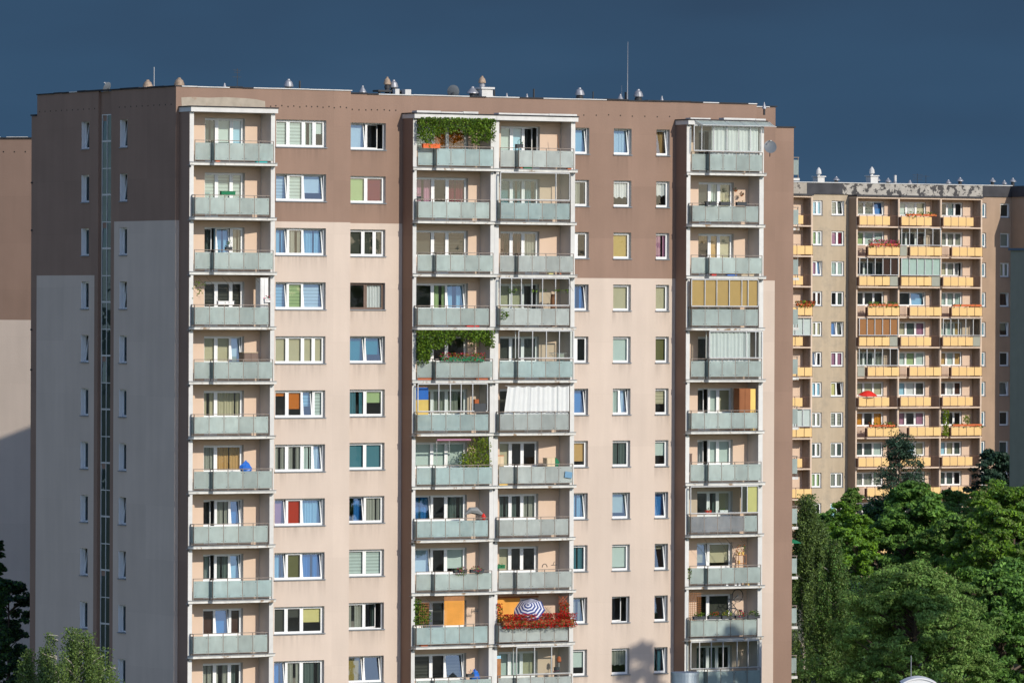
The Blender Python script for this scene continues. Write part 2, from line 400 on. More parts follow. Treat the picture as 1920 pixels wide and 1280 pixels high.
def window(name, parent, u0, u1, z0, z1, plane, divs, spec, recess=0.2, face='front', frame='pvc_white', fw=0.055, sw=0.062, sill=True, simple=False, sash=True, glass='window_glass'):
    """frame mesh (the part) with glass, blinds or curtains and tilted sashes as its sub-parts.
    local axes: u along the wall, d into the building"""
    P = (lambda u, d, z: (u, plane + d, z)) if face == 'front' else (lambda u, d, z: (plane + d, u, z))
    def bx(mb, a, b, d0, d1, c, e, m):
        if face == 'front': mb.box(a, b, plane + d0, plane + d1, c, e, m)
        else: mb.box(plane + d0, plane + d1, a, b, c, e, m)
    f = MB(); g = MB(); tg = MB(); ts = MB(); bl = MB(); cu = MB()
    r = recess
    bx(f, u0, u1, r, r + 0.07, z0, z0 + fw, frame); bx(f, u0, u1, r, r + 0.07, z1 - fw, z1, frame)
    edges = [u0] + list(divs) + [u1]
    bx(f, u0, u0 + fw, r + 0.001, r + 0.07, z0 + fw, z1 - fw, frame); bx(f, u1 - fw, u1, r + 0.001, r + 0.07, z0 + fw, z1 - fw, frame)
    for d in divs: bx(f, d - 0.035, d + 0.035, r + 0.001, r + 0.07, z0 + fw, z1 - fw, frame)
    if sill: bx(f, u0 - 0.04, u1 + 0.04, -0.06, r, z0 - 0.045, z0 + 0.004, 'sill_metal')
    for i, p in enumerate(parse(spec)):
        a = edges[i] + (fw if i == 0 else 0.035); b = edges[i + 1] - (fw if i == len(edges) - 2 else 0.035)
        c = z0 + fw; e = z1 - fw
        if b - a < 0.1: continue
        w_ = b - a; hgt = e - c
        def ring(mb, lean, x0=a, x1=b, swing=None):
            def Q(u, d, z):
                if swing is not None:
                    uu = u - x0; return P(x0 + uu * math.cos(swing), r + d + uu * math.sin(swing), z)
                return P(u, r + d + lean * (z - c) / hgt, z)
            def sb(a0, b0, c0, e0):
                for dd in (-0.012, 0.045):
                    pts = [Q(a0, dd, c0), Q(b0, dd, c0), Q(b0, dd, e0), Q(a0, dd, e0)]
                    mb.face(pts if dd < 0 else pts[::-1], frame)
                for (m0, n0, m1, n1) in ((a0, c0, b0, c0), (b0, c0, b0, e0), (b0, e0, a0, e0), (a0, e0, a0, c0)):
                    mb.face([Q(m0, -0.012, n0), Q(m0, 0.045, n0), Q(m1, 0.045, n1), Q(m1, -0.012, n1)], frame)
            sb(x0, x1, c, c + sw); sb(x0, x1, e - sw, e); sb(x0, x0 + sw, c + sw, e - sw); sb(x1 - sw, x1, c + sw, e - sw)
            return Q
        if p['tilt']:
            Q = ring(ts, 0.17)
            tg.face([Q(a + sw, 0.02, c + sw), Q(b - sw, 0.02, c + sw), Q(b - sw, 0.02, e - sw), Q(a + sw, 0.02, e - sw)], 'tilted_glass' if glass == 'window_glass' else glass)
        elif p['open']:
            Q = ring(ts, 0, a, b - 0.04, 0.42)
            tg.face([Q(a + sw, 0.02, c + sw), Q(b - sw - .04, 0.02, c + sw), Q(b - sw - .04, 0.02, e - sw), Q(a + sw, 0.02, e - sw)], 'window_glass')
        else:
            if sash: Q = ring(f, 0)
            g.face([P(a + sw, r + 0.02, c + sw), P(b - sw, r + 0.02, c + sw), P(b - sw, r + 0.02, e - sw), P(a + sw, r + 0.02, e - sw)], glass)
        dd = r + (0.30 if p['tilt'] else 0.12)
        if p['open']: dd = r + 0.62
        top = e + 0.02; bot = top - (hgt + 0.04) * p['frac']
        k = p['kind']; cl = p['col']
        if k == 'B':
            bl.face([P(a - 0.02, dd, bot), P(b + 0.02, dd, bot), P(b + 0.02, dd, top), P(a - 0.02, dd, top)], 'fabric_' + cl)
        elif k == 'S':
            z = top; j = 0; st = 0.085 if not simple else 0.14
            while z > bot + 0.01:
                zn = max(z - st, bot)
                bl.face([P(a - 0.02, dd, zn), P(b + 0.02, dd, zn), P(b + 0.02, dd, z), P(a - 0.02, dd, z)], ('fabric_' if j % 2 else 'band_') + cl)
                z = zn; j += 1
        elif k in 'CVH':
            # C: two curtains drawn apart a little; V: full net; H: short cafe curtain over the top half
            rg = random.Random(int(u0 * 37 + z0 * 91 + i * 7))
            spans = [(a - 0.02, b + 0.02)]
            if k == 'C' and w_ > 0.5 and not simple:
                gap = rg.uniform(0.05, 0.3) * w_; mid = rg.uniform(0.45, 0.8) * w_ + a
                spans = [(a - 0.02, mid - gap / 2), (mid + gap / 2, b + 0.02)]
            for (x0, x1) in spans:
                if x1 - x0 < 0.06: continue
                n = max(2, int((x1 - x0) / 0.035)); pr = None; ph = rg.uniform(0, 6)
                for q in range(n + 1):
                    x = x0 + (x1 - x0) * q / n
                    y = dd + 0.035 * math.sin(q * 1.35 + ph) + 0.02 * math.sin(q * 0.5 + ph)
                    bz = bot
                    if k == 'H': bz = bot + 0.09 * abs(math.sin((x - x0) / (x1 - x0) * math.pi * 3))
                    if pr: cu.face([P(pr[0], pr[1], pr[2]), P(x, y, bz), P(x, y, top), P(pr[0], pr[1], top)], 'fabric_' + cl)
                    pr = (x, y, bz)
    o = f.build(name, parent)
    if g.v: g.build('glass', o)
    if tg.v:
        t_ = ts.build('sash', o); t_2 = tg.build('glass', o)
    if bl.v: bl.build('blind', o)
    if cu.v: cu.build('curtain', o)
    return o

# ================================================================== ground, hills
g = MB()
n = 64
ring_pts = [(6000 * math.cos(2 * math.pi * i / n), 6000 * math.sin(2 * math.pi * i / n), 0) for i in range(n)]
mat('grass_ground', (0.13, 0.13, 0.075), var=0.35, scale=0.05)
g.face(ring_pts, 'grass_ground')
tag(g.build('ground'), kind='structure')
mat('far_forest', (0.035, 0.055, 0.025), var=0.4, scale=0.01)
g = MB(); n = 240
def hh(i):
    t = 2 * math.pi * i / n
    return 62 + 22 * math.sin(3 * t + 1) + 12 * math.sin(7 * t + 2) + 6 * math.sin(17 * t) + 3 * math.sin(41 * t)
for i in range(n):
    t0, t1 = 2 * math.pi * i / n, 2 * math.pi * (i + 1) / n
    c0, s0, c1, s1 = math.cos(t0), math.sin(t0), math.cos(t1), math.sin(t1)
    if s0 > 0.5: h0 = h1 = 22
    else: h0 = hh(i); h1 = hh(i + 1)
    g.face([(2300 * c0, 2300 * s0, -1), (2300 * c1, 2300 * s1, -1), (3000 * c1, 3000 * s1, h1), (3000 * c0, 3000 * s0, h0)], 'far_forest')
    g.face([(3000 * c0, 3000 * s0, h0), (3000 * c1, 3000 * s1, h1), (3900 * c1, 3900 * s1, -1), (3900 * c0, 3900 * s0, -1)], 'far_forest')
tag(g.build('added_hills'), kind='structure')  # unseen wooded ring, added to darken what the window panes reflect

# ================================================================== main apartment block
ROOF = 35.38
YB = 2.142                       # the long middle section stands back from the left one
ZT = 33.85                       # lintel of the top row of windows
FH = 2.75
HI = 1.38
NR = 12
main = empty('apartment_block', (*MAIN0, 0), ANG)
tag(main, 'tall brown and cream apartment block with frosted glass balconies filling most of the view', 'apartment block')

LOG = [dict(x0=0.22, i0=0.45, i1=4.89, x1=5.12, y=0.0), dict(x0=14.50, i0=14.71, i1=19.20, x1=19.45, y=YB),
       dict(x0=19.455, i0=19.70, i1=24.13, x1=24.38, y=YB), dict(x0=31.38, i0=31.61, i1=36.03, x1=36.30, y=YB)]
BD = 1.06
W3 = """
Sm Sm Cm Bm5|/Sz Sm /Bz7|/Cc Ca /Cc|/Sc Sg /Sz|Bl Bl Bl Bl|Bo2 Bo7 /Sc6 Sm|Ca Ca Cm /Vz|/Bp Br /Vc|/Cc Bq /Cb|Bn Bn4 By6|/Cb Ca Cs|Bm Bm Bm""".strip().split('|')
W2 = """/Bz >X|Bg Bv|Bn Bn Bn|X Vw|/Be /Be7|Cu Bg5|Bu Bu|/Cb Ca|Sm Sm|Ca >Cs|/Bk /X|Bm Bm""".split('|')
C1 = "/Bc|Ca|X|/Cb|X|/Bb|Bt8|/Cc|Cu|/Ca|Bm7|X".split('|')
C2 = "/Vz|Hw7|Bk|Bl|Bm|Cm /Cz|Cs|/Bm8|Bm9|>X|Ha7|X".split('|')
C3 = "/Ct|Hw6|Cp|Bl|Bq|Sl6|Bm6|/Bb|/Bl2|/X|/Cu|X".split('|')
LW = [["Cs Bm9 Bc", "Sm Sm Sm", ">Cs /Cc Ca", "Sn Sn Sn", "Bl Bl /Bz", "Cl Cl", "Ca Ct", ">X Ca /Bb", ">Cm Cs /Bc", "Bh /Bb Bh", "Ca Ca Cs", "X X"],  # the first pale blue blind is a painted sky reflection
      ["Bm Bo Bo", "Cp X Cv", "Bn Sn Sn", "X Cg /Cc", "Bn X X", "Bj Ca Ca", "Bm Bm Bm", "/Cb X Cs", "/Bz X Bm8", "X Bn X", "Sn X /Sn", "X X X"],
      ["Bm Bc >X", "Bu Cu Cu", "Ch Ch Va", "Bl Bl >X", "Bn Bn Bn", "Bn Bm Bm", "Bl X X", "Cs Cs Ca", "Bl X X", "X X X", "Bm Bm Bl", "X X X"],
      [">X Vw Vw", "Bn Cm Vl", "Ht4 Bt Bl", "Bm Bm Bm", "X Vw Vw", ">X Bm Bl", ">Vw Bm Bm", "X Cs Bl", "/Bl8 Bl8", "X Bn", "Cs Cs X", "X X X"]]
LD = [([2.44, 3.29], 1.66, 3.97), ([16.43, 17.30], 15.2, 18.47), ([21.22, 21.95], 20.45, 22.85), ([33.65, 34.24], 32.83, 35.09)]

def zone_front(u, z, bz):
    return 'brown_render' if z > bz else 'cream_render'
wb = MB()
holesA, holesB, jobs = [], [], []
for k in range(NR):
    z1 = ZT - FH * k; z0 = z1 - HI
    sp = W3[k]; nn = len(sp.split())
    holesA.append((5.78, 8.71, z0, z1)); jobs.append(('window', 5.78, 8.71, z0, z1, 0.0, [6.57, 7.47] if nn == 3 else [6.57, 7.47, 8.10], sp))
    sp = W2[k]; nn = len(sp.split())
    holesB.append((11.22, 13.48, z0, z1)); jobs.append(('window', 11.22, 13.48, z0, z1, YB, [12.40] if nn == 2 else [12.24, 12.92], sp))
    holesB.append((24.85, 25.92, z0, z1)); jobs.append(('window', 24.85, 25.92, z0, z1, YB, [25.25] if k in (2, 4) else [], ('Cb ' if k == 2 else 'Cu ') + C1[k] if k in (2, 4) else C1[k]))
    sp = C2[k]
    holesB.append((27.46, 28.57, z0, z1)); jobs.append(('window', 27.46, 28.57, z0, z1, YB, [28.0] if len(sp.split()) == 2 else [], sp))
    holesB.append((30.14, 30.98, z0, z1)); jobs.append(('window', 30.14, 30.98, z0, z1, YB, [], C3[k]))
    for j in range(4):
        dv, a, b = LD[j]; sp = LW[j][k]; dv = list(dv)
        if len(sp.split()) == 2: dv = dv[:1]
        (holesA if j == 0 else holesB).append((a, b, z0, z1))
        jobs.append(('balcony_window', a, b, z0, z1, LOG[j]['y'], dv, sp))
def zA(u, z):
    if 0.44 < u < 4.9 and z < 34.3: return 'peach_render'
    return 'brown_render' if z > 28.67 else 'cream_render'
def zB(u, z):
    if (14.7 < u < 24.2 or 31.6 < u < 36.04) and z < 34.3: return 'peach_render'
    return 'brown_render' if z > (28.67 if u < 19 else 25.93) else 'cream_render'
wall(wb, 0.0, 0.0, 10.15, 0, ROOF, holesA, zA, 0.28, 'reveal_cream', (0.45, 4.89), (28.67, 34.3))
wall(wb, YB, 10.15, 36.54, 0, ROOF - 0.06, holesB, zB, 0.28, 'reveal_cream', (14.71, 19.2, 19.7, 24.13, 31.61, 36.03), (25.93, 28.67, 34.3))
# set-back right sections
YC = YB + 5.0; YD = YB + 6.2
wall(wb, YC, 36.54, 41.12, 0, ROOF, [], lambda u, z: 'brown_render' if z > 25.90 else 'cream_render', 0.2, 'reveal_cream', (), (25.90,))
wall(wb, YD, 41.12, 43.15, 0, 34.33, [], lambda u, z: 'brown_render', 0.2, 'reveal_cream')
# left gable
gh = []
for k in range(NR):
    z1 = ZT - FH * k
    gh.append((5.19, 5.99, z1 - 1.4, z1)); gh.append((9.39, 10.23, z1 - 1.4, z1))
def zG(u, z):
    if u < 6.61: return 'brown_render' if z > 28.67 else 'cream_render'
    if 8.76 < u < 15.28: return 'brown_render' if z > 25.93 else 'cream_render'
    return 'brown_render'
wall(wb, 0.0, 0.0, 6.97, 0, ROOF, [h for h in gh if h[0] < 7], zG, 0.3, 'reveal_white', (6.61,), (28.67,), 'side')
wall(wb, 0.0, 8.38, 15.28, 0, ROOF, [h for h in gh if h[0] > 8], zG, 0.3, 'reveal_white', (8.76,), (25.93,), 'side')
wall(wb, 0.0, 15.28, 15.92, 0, 34.28, [], zG, 0.3, 'reveal_white', (), (), 'side')
wall(wb, 0.14, 6.97, 8.38, 0, ROOF - 0.02, [], lambda u, z: 'brown_render', 0.3, 'reveal_white', (), (), 'side')
for yy in (6.97, 8.38): wb.face([(0, yy, 0), (0.14, yy, 0), (0.14, yy, ROOF), (0, yy, ROOF)], 'brown_render')
# returns, back and ends
for (a, b, xx, zt, z00) in ((0, YB, 10.15, ROOF, 0), (YB, YC, 36.54, ROOF - .06, 0), (YC, YD, 41.12, ROOF, 0), (YD, 15.92, 43.15, 34.33, 0), (YD, 15.28, 41.12, ROOF, 34.0)):
    wb.face([(xx, a, z00), (xx, b, z00), (xx, b, zt), (xx, a, zt)], 'brown_render')
wb.face([(0, 15.92, 0), (43.15, 15.92, 0), (43.15, 15.92, 34.28), (0, 15.92, 34.28)], 'brown_render')
wb.face([(0, 15.28, 34.2), (41.12, 15.28, 34.2), (41.12, 15.28, ROOF), (0, 15.28, ROOF)], 'brown_render')
wb.build('wall', main)

for (nm, a, b, c, d, pl, dv, sp) in jobs:
    brown = (nm == 'window' and a > 11 and a < 11.5 and abs(d - (ZT - FH * 3)) < .01)
    window(nm, main, a, b, c, d, pl, dv, sp, frame='frame_brown' if brown else 'pvc_white', sill=(nm == 'window'))
gsp1 = ["/X", "X", "Cs", "X", "/X", "X", "Cs", "X", "/X", "X", "X", "X"]
gsp2 = ["/X", "/X", "X", "/X", "X", "Cs", "X", "/X", "/X", "X", "X", "X"]
for k in range(NR):
    z1 = ZT - FH * k
    window('gable_window', main, 9.39, 10.23, z1 - 1.4, z1, 0.0, [], gsp1[k], recess=0.24, face='side', fw=.035, sw=.045, glass='gable_glass')
    window('gable_window', main, 5.19, 5.99, z1 - 1.4, z1, 0.0, [], gsp2[k], recess=0.24, face='side', fw=.035, sw=.045, glass='gable_glass')

# stairwell glazing
f = MB(); gl = MB()
y0, y1 = 7.02, 8.16; x = 0.14
zz = [34.18]
while zz[-1] > 4: zz += [zz[-1] - 1.33, zz[-1] - 2.75]
ym = (y0 + y1) / 2
for yy in (y0, ym - .03, y1 - .06): f.box(x - .05, x + .02, yy, yy + .06, zz[-1], zz[0], 'alu')
for i, z in enumerate(zz):
    f.box(x - .055, x + .015, y0 + .001, y1 - .001, z - (.09 if i % 2 else .05), z, 'alu')
for i in range(len(zz) - 1):
    for h, (a, b) in enumerate(((y0, ym), (ym, y1))):
        lean = 0.04 if (h == 1 and i in (0, 4, 9, 13, 17)) else 0.0
        gl.face([(x - .03, a, zz[i + 1]), (x - .03, b, zz[i + 1]), (x - .03 + lean, b, zz[i]), (x - .03 + lean, a, zz[i])], 'stair_glass')
fo = f.build('stair_glazing', main); gl.build('glass', fo)

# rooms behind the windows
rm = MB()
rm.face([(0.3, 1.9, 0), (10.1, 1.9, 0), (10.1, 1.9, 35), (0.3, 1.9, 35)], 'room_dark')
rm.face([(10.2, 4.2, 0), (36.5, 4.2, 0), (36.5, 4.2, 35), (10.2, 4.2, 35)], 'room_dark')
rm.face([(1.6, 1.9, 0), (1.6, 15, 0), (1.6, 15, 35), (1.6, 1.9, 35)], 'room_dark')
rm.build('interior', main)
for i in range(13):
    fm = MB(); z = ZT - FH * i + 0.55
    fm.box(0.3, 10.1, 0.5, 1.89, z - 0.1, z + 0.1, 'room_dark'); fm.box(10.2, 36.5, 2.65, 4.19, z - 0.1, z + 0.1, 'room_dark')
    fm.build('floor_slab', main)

# dirt washed down from the ends of the sills
m = bpy.data.materials.new('rain_stain'); m.use_nodes = True; t = m.node_tree; t.nodes.clear(); MATS['rain_stain'] = m
o_ = t.nodes.new('ShaderNodeOutputMaterial'); co = t.nodes.new('ShaderNodeTexCoord'); sp_ = t.nodes.new('ShaderNodeSeparateXYZ'); t.links.new(co.outputs['Object'], sp_.inputs[0])
def mth(op, a, b=None, c=None):
    n_ = t.nodes.new('ShaderNodeMath'); n_.operation = op
    for i, v in enumerate((a, b, c)):
        if v is None: continue
        if isinstance(v, (int, float)): n_.inputs[i].default_value = v
        else: t.links.new(v, n_.inputs[i])
    return n_.outputs[0]
d_ = mth('MULTIPLY', mth('FRACT', mth('DIVIDE', mth('SUBTRACT', 85.0 + 32.42 - 85.0 + FH * 40, sp_.outputs[2]), FH)), FH)     # metres below the sill line
fade = mth('MAXIMUM', mth('SUBTRACT', 1.0, mth('DIVIDE', d_, 0.95)), 0.0)
mp_ = t.nodes.new('ShaderNodeMapping'); mp_.inputs['Scale'].default_value = (5.5, 5.5, 0.35); t.links.new(co.outputs['Object'], mp_.inputs[0])
nz_ = t.nodes.new('ShaderNodeTexNoise'); nz_.inputs['Scale'].default_value = 1.0; nz_.inputs['Detail'].default_value = 3; t.links.new(mp_.outputs[0], nz_.inputs[0])
al = mth('MULTIPLY', mth('MULTIPLY', mth('POWER', fade, 1.4), mth('MAXIMUM', mth('SUBTRACT', nz_.outputs[0], 0.38), 0.0)), 0.55)
df_ = t.nodes.new('ShaderNodeBsdfDiffuse'); df_.inputs[0].default_value = (.16, .13, .11, 1); tp_ = t.nodes.new('ShaderNodeBsdfTransparent')
ms_ = t.nodes.new('ShaderNodeMixShader'); t.links.new(al, ms_.inputs[0]); t.links.new(tp_.outputs[0], ms_.inputs[1]); t.links.new(df_.outputs[0], ms_.inputs[2]); t.links.new(ms_.outputs[0], o_.inputs[0])
st = MB()
for (a, b, c, d) in holesA:
    if a > 5: st.face([(a - .06, -.003, c - 1.0), (b + .06, -.003, c - 1.0), (b + .06, -.003, c - .05), (a - .06, -.003, c - .05)], 'rain_stain')
for (a, b, c, d) in holesB:
    if not any(l_['i0'] - .3 < (a + b) / 2 < l_['i1'] + .3 for l_ in LOG[1:]):
        st.face([(a - .06, YB - .003, c - 1.0), (b + .06, YB - .003, c - 1.0), (b + .06, YB - .003, c - .05), (a - .06, YB - .003, c - .05)], 'rain_stain')
st.build('rain_stain', main)['kind'] = 'stuff'

# roof with felt and metal capping
rf = MB()
rf.prism([(0.3, 0.3), (9.9, 0.3), (9.9, YB + .3), (36.3, YB + .3), (36.3, YC + .3), (41, YC + .3), (41, 15.1), (0.3, 15.1)], ROOF - 0.7, ROOF - 0.4, 'roof_felt')
rf.prism([(0.2, 15.3), (43, 15.3), (43, 15.9), (0.2, 15.9)], 33.6, 34.0, 'roof_felt')
rf.prism([(41.15, YD + .2), (43, YD + .2), (43, 15.3), (41.15, 15.3)], 33.6, 33.9, 'roof_felt')
rg = random.Random(4)
def cap(x0, y0, x1, y1, z, whites):
    """parapet capping: felt with strips of pale sheet metal"""
    l = math.hypot(x1 - x0, y1 - y0); t = 0
    horiz = abs(x1 - x0) > abs(y1 - y0)
    segs = []
    while t < l - 0.01:
        n_ = min(l, t + rg.uniform(0.5, 2.2)); segs.append((t, n_)); t = n_
    for (a, b) in segs:
        frac = (a + b) / 2 / l
        wq = rg.random() < whites(frac)
        th = 0.05 if wq else 0.055 + rg.random() * 0.03
        m = 'roof_white' if wq else 'roof_felt'
        za = z + rg.uniform(-0.01, 0.015)
        if horiz: rf.box(x0 + a + .004, x0 + b - .004, y0 - 0.06, y0 + 0.32, za, za + th, m)
        else: rf.box(x0 - 0.06, x0 + 0.3, y0 + a + .004, y0 + b - .004, za, za + th, m)
cap(0.3, 0, 10.2, 0, ROOF, lambda t: 0.35 if t < .4 else 0.95)
cap(10.25, YB, 36.6, YB, ROOF - .06, lambda t: 0.05 if t < .13 else (0.7 if t < .45 else (0.4 if t < .6 else 0.15)))
cap(36.65, YC, 41.2, YC, ROOF, lambda t: 0.3)
cap(41.25, YD, 43.25, YD, 34.33, lambda t: 0.8)
cap(0, 0, 0, 15.3, ROOF, lambda t: 0.12)
cap(0, 15.35, 0, 15.95, 34.28, lambda t: 0.1)
cap(36.24, YB + .35, 36.24, YC, ROOF - .06, lambda t: 0.5)
rf.build('roof', main)

# row of ventilation holes under the roof, bare plaster patch
vh = MB()
def hole(x, y, z, fc):
    r_ = 0.042
    if fc == 'f': vh.tube([(x, y - 0.004, z), (x, y + 0.02, z)], r_, 'black_hole', 6)
    else: vh.tube([(x - 0.004, y, z), (x + 0.02, y, z)], r_, 'black_hole', 6)
xx = 5.45
while xx < 10.0: hole(xx, 0, 34.53 + rg.uniform(-.03, .03), 'f'); xx += rg.uniform(.30, .40)
xx = 10.4
while xx < 14.2: hole(xx, YB, 34.53 + rg.uniform(-.03, .03), 'f'); xx += rg.uniform(.32, .42)
xx = 24.9
while xx < 31: hole(xx, YB, 34.53 + rg.uniform(-.03, .03), 'f'); xx += rg.uniform(.66, .8)
yy = 0.5
while yy < 6.6: hole(0, yy, 34.5, 's'); yy += 0.62
yy = 8.8
while yy < 15: hole(0, yy, 34.5, 's'); yy += 0.62
for z in (30.8, 28.3, 23.1, 21.0): vh.tube([(-.08, 15.8, z), (.02, 15.8, z)], .05, 'dark_metal', 6)
vh.build('vent_hole', main)['kind'] = 'stuff'
pp = MB()
pl_ = [(0.32, 34.50), (0.30, 34.84), (0.9, 34.88), (1.9, 34.86), (2.8, 34.91), (4.0, 34.88), (4.6, 34.84), (5.12, 34.75), (5.14, 34.42), (0.32, 34.40)]
pp.face([(a, -0.006, b) for a, b in pl_], 'patch_plaster')
pp.build('bare_plaster', main)

# bays: side walls, posts, canopies
def bay(L_, left_outer=True, right_outer=True):
    b = MB(); y = L_['y']; f_ = y - BD
    b.box(L_['x0'], L_['i0'], f_ + .012, y, 0, 34.30, 'grey_wall')
    b.box(L_['i1'], L_['x1'], f_ + .012, y, 0, 34.30, 'grey_wall')
    b.box(L_['x0'] - .004, L_['i0'] + .004, f_, f_ + .012, 0, 34.30, 'white_paint')
    b.box(L_['i1'] - .004, L_['x1'] + .004 - (0.01 if not right_outer else 0), f_, f_ + .012, 0, 34.30, 'white_paint')
    if left_outer: b.box(L_['x0'] - .012, L_['x0'], f_ + .014, y, 0, 34.30, 'brown_render')
    if right_outer: b.box(L_['x1'], L_['x1'] + .012, f_ + .014, y, 0, 34.30, 'brown_render')
    for k in range(NR):     # thin joint at every storey
        z = ZT - FH * k - 2.42
        b.box(L_['x0'] - .02, L_['i0'] + .006, f_ - .01, f_ + .2, z - .02, z + .012, 'flashing')
    return b.build('bay_wall', main)
bay(LOG[0]); bay(LOG[1], True, False); bay(LOG[2], False, True); bay(LOG[3])
for j, L_ in enumerate(LOG):
    b = MB(); y = L_['y']; f_ = y - BD
    b.box(L_['x0'] - .05, L_['x1'] + (.05 if j in (0, 2, 3) else -.02), f_ - .22, y - .01, 34.11, 34.34, 'white_paint')
    b.box(L_['x0'] - .09, L_['x1'] + (.09 if j in (0, 2, 3) else -.02), f_ - .26, y - .01, 34.345, 34.40, 'roof_felt')
    xx = L_['x0'] + (.1 if j else 4.3)
    while j and xx < L_['x1'] - .3:
        n_ = min(xx + rg.uniform(.8, 2.3), L_['x1'])
        if rg.random() < .85: b.box(xx, n_ - .02, f_ - .2, f_ + .3, 34.405, 34.47 + rg.uniform(0, .05), 'roof_white')
        xx = n_
    b.build('balcony_canopy', main)

# balconies: slab > handrail, glass panels
ES = 0.33
def balcony(j, k):
    L_ = LOG[j]; y = L_['y']; f_ = y - BD; p = f_ - ES
    zs = 31.44 - FH * k
    typeA = (k % 2 == 0)
    b = MB()
    xs = L_['i0'] + 1.0
    if typeA:
        poly = [(L_['x0'] - .02, f_ - .06), (xs - .09, f_ - .06), (xs - .02, p - .03), (L_['x1'] - .06, p - .03), (L_['x1'] + .04, f_ - .02), (L_['i1'] - .002, f_ - .004), (L_['i1'] - .002, y - .003), (L_['i0'] + .002, y - .003), (L_['i0'] + .002, f_ - .004), (L_['x0'] - .02, f_ - .004)]
        front = [(L_['i0'] + .05, f_ - .03), (xs, f_ - .03), (xs, p), (L_['i1'] - .04, p)]
    else:
        poly = [(L_['x0'] - .02, f_ - .05), (L_['i0'] - .12, p - .03), (L_['i1'] - .95, p - .03), (L_['x1'] + .10, f_ - .02), (L_['i1'] - .002, f_ - .004), (L_['i1'] - .002, y - .003), (L_['i0'] + .002, y - .003), (L_['i0'] + .002, f_ - .004), (L_['x0'] - .02, f_ - .004)]
        front = [(L_['i0'] - .10, f_ - .03), (L_['i0'] - .10, p), (L_['i1'] - .28, p), (L_['i1'] - .28, f_ - .03)]
    b.prism(poly, zs, zs + .125, 'slab_white', 'slab_grey')
    # thin metal drip edge on top of the slab
    pl2 = poly[:4]
    for i in range(3):
        a, c = pl2[i], pl2[i + 1]
        b.bar((a[0], a[1] - .01, zs + .145), (c[0], c[1] - .01, zs + .145), .07, .03, 'flashing')
    so_ = b.build('balcony', main)
    hr = MB(); gp = MB()
    gmat = 'frosted_glass' + ('_d' if (j, k) == (3, 7) else '_b' if (j, k) in ((1, 0), (1, 5), (1, 7), (0, 8), (1, 9), (2, 4), (2, 1), (3, 10), (1, 6)) else ['', '_c', ''][(j * 5 + k * 3) % 3])
    zt = zs + 1.24
    zg0, zg1 = zs + .29 - (.04 if k % 3 == 0 else 0), zs + 1.12
    for i in range(len(front) - 1):
        a = Vector((*front[i], 0)); c = Vector((*front[i + 1], 0))
        l = (c - a).length; d = (c - a) / l
        hr.bar((a.x, a.y, zt), (c.x, c.y, zt), .05, .035, 'rail_metal')
        hr.bar((a.x, a.y, zs + .25), (c.x, c.y, zs + .25), .025, .02, 'rail_metal')
        n_ = max(1, round(l / 0.86))
        nrm = Vector((d.y, -d.x, 0)) * 0.004
        for q in range(n_ + 1):
            pt = a + d * (l * q / n_)
            hr.bar((pt.x, pt.y, zs + .12), (pt.x, pt.y, zt), .034, .034, 'rail_metal', up=(0, 1, 0))
        for q in range(n_):
            s0 = a + d * (l * q / n_ + .012) + nrm; s1 = a + d * (l * (q + 1) / n_ - .012) + nrm
            gp.bar((s0.x, s0.y, (zg0 + zg1) / 2), (s1.x, s1.y, (zg0 + zg1) / 2), .012, zg1 - zg0, (gmat if not (gmat.endswith('_d') and q == n_ - 1) else 'frosted_glass') if abs(d.x) > .5 else 'frosted_side_shaded')
            if abs(d.x) > .5:
                for (uu, vv) in ((.1, .1), (.9, .1), (.1, .9), (.9, .9)):
                    pt = s0 + (s1 - s0) * uu; hz = zg0 + (zg1 - zg0) * vv
                    hr.box(pt.x - .014, pt.x + .014, pt.y - .02, pt.y - .008, hz - .014, hz + .014, 'dark_metal')
    # foot clip left by the glazed side of the bay
    hr.box(L_['x0'] - .035, L_['x0'] + .05, f_ - .06, f_ - .012, zs - .12, zs - .002, 'dark_metal')
    hr.build('handrail', so_); gp.build('glass_balustrade', so_)
    # the door that leads out, below the window
    dv, a0, b0 = LD[j]
    pr = {0: (a0, dv[0]), 1: (dv[0], dv[1]), 2: (dv[1], b0), 3: (a0, dv[0])}[j]
    dm = MB(); zb = ZT - FH * k - HI
    dm.box(pr[0] + .02, pr[1] - .02, y - .02, y - .002, zs + .16, zb - .002, 'pvc_white')
    dm.box(pr[0] + .12, pr[1] - .12, y - .026, y - .0205, zs + .28, zb - .002, 'fabric_n')
    dm.build('door', so_)
    return so_
for j in range(4):
    for k in range(NR): balcony(j, k)

